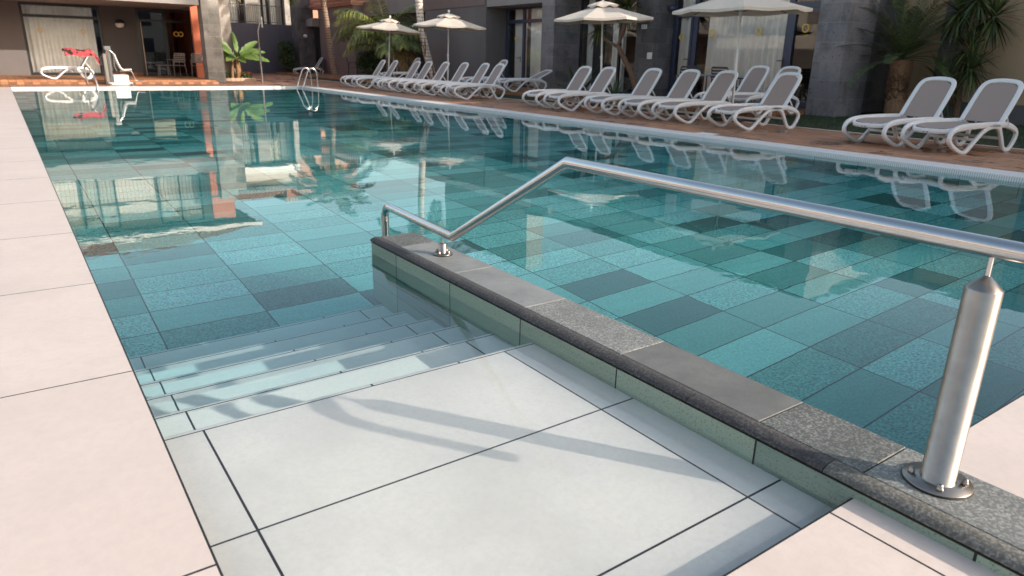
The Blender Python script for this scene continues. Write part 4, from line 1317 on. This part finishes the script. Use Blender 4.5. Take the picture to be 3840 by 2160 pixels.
# planter with banana and flowers
pb = thing('planter_bed', 'low clay edged flower bed at the foot of the banana plant', 'flower bed', (8.1, 31.2, .02))
k = MB()
for i in range(6): k.bbox((7.5 + i * .205, 30.82, .02), (7.695 + i * .205, 30.94, .13), .008)
for i in range(5): k.bbox((8.62, 30.96 + i * .205, .02), (8.74, 31.15 + i * .205, .13), .008)
part('kerb', k, m_kerb, pb)
k = MB(); k.box((7.42, 30.94, .0), (8.62, 32.0, .1)); part('soil', k, m_lawn, pb)
rnd = random.Random(4)
def blossoms(label, cx, cy, rx, ry, n, nf, h):
    root = thing('flower_clump', label, 'flowers', (cx, cy, .1), group='red flowers in the clay edged bed')
    k, kf = MB(), MB()
    for i in range(n):
        a = rnd.uniform(0, 2 * PI); q = math.sqrt(rnd.random())
        p = Vector((cx + q * rx * math.cos(a), cy + q * ry * math.sin(a), .1 + rnd.uniform(.0, h) * (1.1 - q * .5)))
        d = Vector((rnd.gauss(0, 1), rnd.gauss(0, 1), rnd.gauss(.5, .6))).normalized(); s_ = d.cross(Vector((.3, .7, .2))).normalized(); l = rnd.uniform(.025, .05)
        k.add([p - d * l, p + s_ * l * .5, p + d * l, p - s_ * l * .5], [(0, 1, 2, 3)])
    for i in range(nf):
        a = rnd.uniform(0, 2 * PI); q = math.sqrt(rnd.random())
        p = Vector((cx + q * rx * math.cos(a), cy + q * ry * math.sin(a), .1 + h * rnd.uniform(.55, 1.15) * (1.1 - q * .5)))
        for j in range(5):
            b_ = 2 * PI * j / 5 + i
            o = Vector((math.cos(b_), math.sin(b_), .3)) * .055
            s2 = Vector((-math.sin(b_), math.cos(b_), 0)) * .03
            kf.add([p, p + o * .6 + s2, p + o, p + o * .6 - s2], [(0, 1, 2, 3)])
    part('leaves', k, m_leaf, root); part('petals', kf, m_red, root)
blossoms('low mound of small red flowers filling the bed to the shower side', 8.35, 31.2, .32, .28, 700, 60, .3)
blossoms('few large red blooms in the bed corner beside the pale pillar', 7.5, 31.12, .22, .2, 350, 9, .42)
bn = thing('banana_plant', 'banana plant with broad bright green paddle leaves by the pale pillar', 'plant', (8.1, 31.1, .1))
k = MB()
for dx, dy, r in ((0, 0, .085), (-.22, .1, .06), (.1, .12, .065)):
    k.tube([(8.1 + dx, 31.1 + dy, .08), (8.1 + dx * .9, 31.1 + dy, .5), (8.1 + dx * .6, 31.1 + dy * .7, .95)], [r * 1.15, r, r * .6], 10)
part('stem', k, m_bananatrunk, bn)
def paddle(k, base, az, el, L, w, droop, seed):
    rn = random.Random(seed)
    p = Vector(base); e = el; n = 18
    V, F = [], []
    pts = []
    for i in range(n + 1):
        s = i / n
        d = Vector((math.cos(az) * math.cos(e), math.sin(az) * math.cos(e), math.sin(e)))
        pts.append(p.copy())
        side = Vector((-math.sin(az), math.cos(az), 0)); up = side.cross(d) * -1
        rl = .75 * (1 if math.cos(az) > 0 else -1); side, up = side * math.cos(rl) + up * math.sin(rl), up * math.cos(rl) - side * math.sin(rl)
        ws = 0 if s < .2 else w * (math.sin(PI * min(1, (s - .2) / .8) ** .75) ** .55)
        ws *= (1 if i % 3 else rn.uniform(.7, 1))
        V += [p + side * ws + up * ws * .35, p + side * ws * .5 + up * ws * .1, p, p - side * ws * .5 + up * ws * .1, p - side * ws + up * ws * .35]
        p = p + d * (L / n); e -= droop / n
    for i in range(n):
        for j in range(4): F.append((i * 5 + j, i * 5 + j + 1, (i + 1) * 5 + j + 1, (i + 1) * 5 + j))
    k.add(V, F, True)
    k.tube(pts, [.018 * (1 - .8 * i / n) for i in range(n + 1)], 6)
for i, (az, el, L_, w_, dr_) in enumerate(((2.95, .9, 1.5, .17, .35), (1.5, 1.3, 1.15, .16, .3), (.2, .75, 1.2, .16, .3), (-.1, .38, 1.2, .15, .35), (-.35, .12, 1.3, .17, .45), (3.3, .2, 1.05, .15, .3), (4.5, .55, .85, .14, .6), (5.4, .3, .95, .14, .6), (2.5, .45, 1.0, .15, .5), (.6, .5, 1.0, .15, .6), (3.9, .1, .8, .12, .5), (5.0, .0, .7, .12, .5), (5.9, .6, 1.0, .14, .5), (3.4, .65, 1.1, .15, .5))):
    k = MB(); paddle(k, (8.1, 31.1, .9), az, el, L_, w_, dr_, i)
    part('leaf', k, m_banana, bn)

# yucca tree
yt = thing('yucca_tree', 'branching yucca tree with sword leaf rosettes behind the third parasol', 'tree', (14.35, 14.45, .02))
k = MB()
k.tube(smooth_path([(14.4, 14.25, .02), (14.32, 14.5, .7), (14.2, 14.9, 1.35), (14.18, 15.02, 1.52)], 5), [.085] * 6 + [.07] * 5 + [.065] * 5, 10)
k.tube(smooth_path([(14.18, 15.0, 1.48), (14.15, 15.25, 1.58), (14.15, 15.62, 1.74), (14.15, 15.8, 1.9)], 5), .045, 8)
k.tube(smooth_path([(14.18, 15.02, 1.5), (14.2, 14.9, 1.85), (14.2, 14.82, 2.25), (14.2, 14.8, 2.5)], 5), .05, 8)
k.tube(smooth_path([(14.18, 15.05, 1.5), (14.5, 15.15, 1.9), (14.6, 15.2, 2.3)], 5), .04, 8)
part('trunk', k, m_yuccatrunk, yt)
def rosette(k, c, L, w, n, seed, lo=-1.0, hi=1.4):
    rn = random.Random(seed)
    for i in range(n):
        az = i * 2.399; el = hi + (lo - hi) * (i / n) + rn.uniform(-.1, .1)
        leaf_blade(k, c, (math.cos(az) * math.cos(el), math.sin(az) * math.cos(el), math.sin(el)), None, L * rn.uniform(.8, 1.1), w, 4, rn.uniform(.15, .5))
k = MB()
rosette(k, (14.15, 15.82, 1.95), .62, .02, 110, 1); rosette(k, (14.2, 14.8, 2.55), .72, .022, 140, 2); rosette(k, (14.62, 15.22, 2.4), .62, .02, 100, 3); rosette(k, (14.3, 15.3, 2.75), .6, .02, 90, 6)
part('crown', k, m_yucca, yt)
def agave(label, c, L, w, n, seed, m=None):
    root = thing('agave', label, 'plant', c, group='spiky plants along the lawn strip')
    k = MB(); rosette(k, (c[0], c[1], c[2] + .08), L, w, n, seed, .15, 1.45); part('leaves', k, m or m_agave, root)
agave('broad grey green agave behind the first lounger of the near row', (13.3, 15.6, .03), 1.0, .065, 26, 11)
agave('small spiky agave at the foot of the yucca trunk', (13.4, 14.2, .03), .6, .04, 20, 12)
# cycad
cy = thing('cycad_palm', 'cycad palm with a thick spiny trunk and dark arching fronds by the beige wall', 'palm tree', (15.85, 7.85, .02))
k = MB()
tp = smooth_path([(15.8, 7.9, .02), (15.84, 7.95, .45), (15.9, 8.0, .9), (15.92, 8.02, 1.25)], 6)
k.tube(tp, [.19 + .03 * math.sin(i * .5) for i in range(len(tp))], 14)
rn = random.Random(8)
for i in range(1500):
    s = rn.random(); a = rn.uniform(0, 2 * PI)
    f = s * (len(tp) - 1); b_ = min(int(f), len(tp) - 2); c = tp[b_].lerp(tp[b_ + 1], f - b_)
    o = Vector((math.cos(a), math.sin(a), 0))
    p = c + o * .18; t_ = Vector((-o.y, o.x, 0)) * .016
    e = p + o * rn.uniform(.03, .075) + Vector((0, 0, rn.uniform(.01, .06)))
    k.add([p - t_, p + t_, e], [(0, 1, 2)]); k.add([p + Vector((0, 0, .014)), p - Vector((0, 0, .014)), e], [(0, 1, 2)])
m_cyc = M('cycad_bark', (.20, .12, .085), .9, var=.3, vs=12, island=.85)
part('trunk', k, m_cyc, cy)
k = MB()
for i in range(32):
    frond(k, (15.92, 8.02, 1.28), i * 2.399, 1.45 - 1.5 * (i / 31) ** 1.1, rn.uniform(1.4, 1.85), rn.uniform(.7, 1.3), .22, 54, .008, stalk=.1, hang=.2, seed=700 + i, rr=.007)
part('crown', k, m_dark, cy)
# dark dragon tree beside it
dt = thing('dragon_tree', 'dark sword leaved dragon tree half hidden behind the cycad', 'tree', (16.3, 6.9, .02))
k = MB(); k.tube(smooth_path([(16.35, 6.9, .02), (16.3, 6.95, 1.2), (16.25, 6.9, 2.4)], 6), .07, 10); k.tube(smooth_path([(16.3, 6.95, .4), (16.1, 7.1, .6), (16.0, 7.15, .75)], 4), .05, 8)
part('trunk', k, m_yuccatrunk, dt)
k = MB()
for j, (c, L_) in enumerate((((16.25, 6.9, 2.45), .85), ((16.0, 7.15, .8), .75), ((16.3, 6.9, 1.5), .8), ((16.35, 6.6, 2.1), .8), ((16.1, 6.7, 1.1), .7), ((16.2, 7.2, 2.2), .75))): rosette(k, c, L_, .022, 90, 30 + j, -1.2, 1.3)
part('crown', k, m_dark, dt)

# ================================================================== LIGHT, CAMERA
S = Vector((1.5, -2.15, 1.0)).normalized()
sun = bpy.data.lights.new('sun', 'SUN'); so = bpy.data.objects.new('sun', sun); col.objects.link(so)
sun.energy = 3.0; sun.angle = R(.5); sun.color = (1, .88, .76)
so.rotation_euler = S.to_track_quat('Z', 'Y').to_euler()
sun.cycles.is_caustics_light = True
water.cycles.is_caustics_caster = True
for o in (landing, steps): o.cycles.is_caustics_receiver = True
for o in (water, landing, steps): o.visible_shadow = False      # sunlight passes the water film and reaches the treads
W = bpy.data.worlds.new('World'); sc.world = W; W.use_nodes = True
sk = W.node_tree.nodes.new('ShaderNodeTexSky'); sk.sky_type = 'NISHITA'; sk.sun_disc = False
sk.sun_elevation = math.asin(S.z); sk.sun_rotation = math.atan2(S.x, S.y)
sk.air_density = 1.0; sk.dust_density = 1.5; sk.ozone_density = 1.0
bg = W.node_tree.nodes['Background']; bg.inputs[1].default_value = .15
tn = W.node_tree.nodes.new('ShaderNodeMix'); tn.data_type = 'RGBA'; tn.blend_type = 'MULTIPLY'; tn.inputs[0].default_value = 1; tn.inputs[7].default_value = (1.18, 1.05, .88, 1)
W.node_tree.links.new(sk.outputs[0], tn.inputs[6]); W.node_tree.links.new(tn.outputs[2], bg.inputs[0])

yaw, pit, rol = .62113, .31779, .021896
f = Vector((math.sin(yaw) * math.cos(pit), math.cos(yaw) * math.cos(pit), -math.sin(pit)))
rt = Vector((math.cos(yaw), -math.sin(yaw), 0)); up = rt.cross(f)
r2 = rt * math.cos(rol) + up * math.sin(rol); u2 = r2.cross(f)
cam = bpy.data.cameras.new('camera'); co = bpy.data.objects.new('camera', cam); col.objects.link(co); sc.camera = co
co.matrix_world = Matrix(((r2.x, u2.x, -f.x, 0), (r2.y, u2.y, -f.y, 0), (r2.z, u2.z, -f.z, 1.1), (0, 0, 0, 1)))
cam.sensor_width = 36; cam.lens = 2607.3 / 3840 * 36
cam.clip_start = .05; cam.clip_end = 600
cam.dof.use_dof = True; cam.dof.focus_distance = 3.4; cam.dof.aperture_fstop = 5.0
sc.view_settings.view_transform = 'Standard'; sc.view_settings.look = 'None'
sc.view_settings.exposure = .95; sc.view_settings.gamma = 1
sc.cycles.use_denoising = True
sc.cycles.max_bounces = 10; sc.cycles.transparent_max_bounces = 16
sc.cycles.sample_clamp_indirect = 40
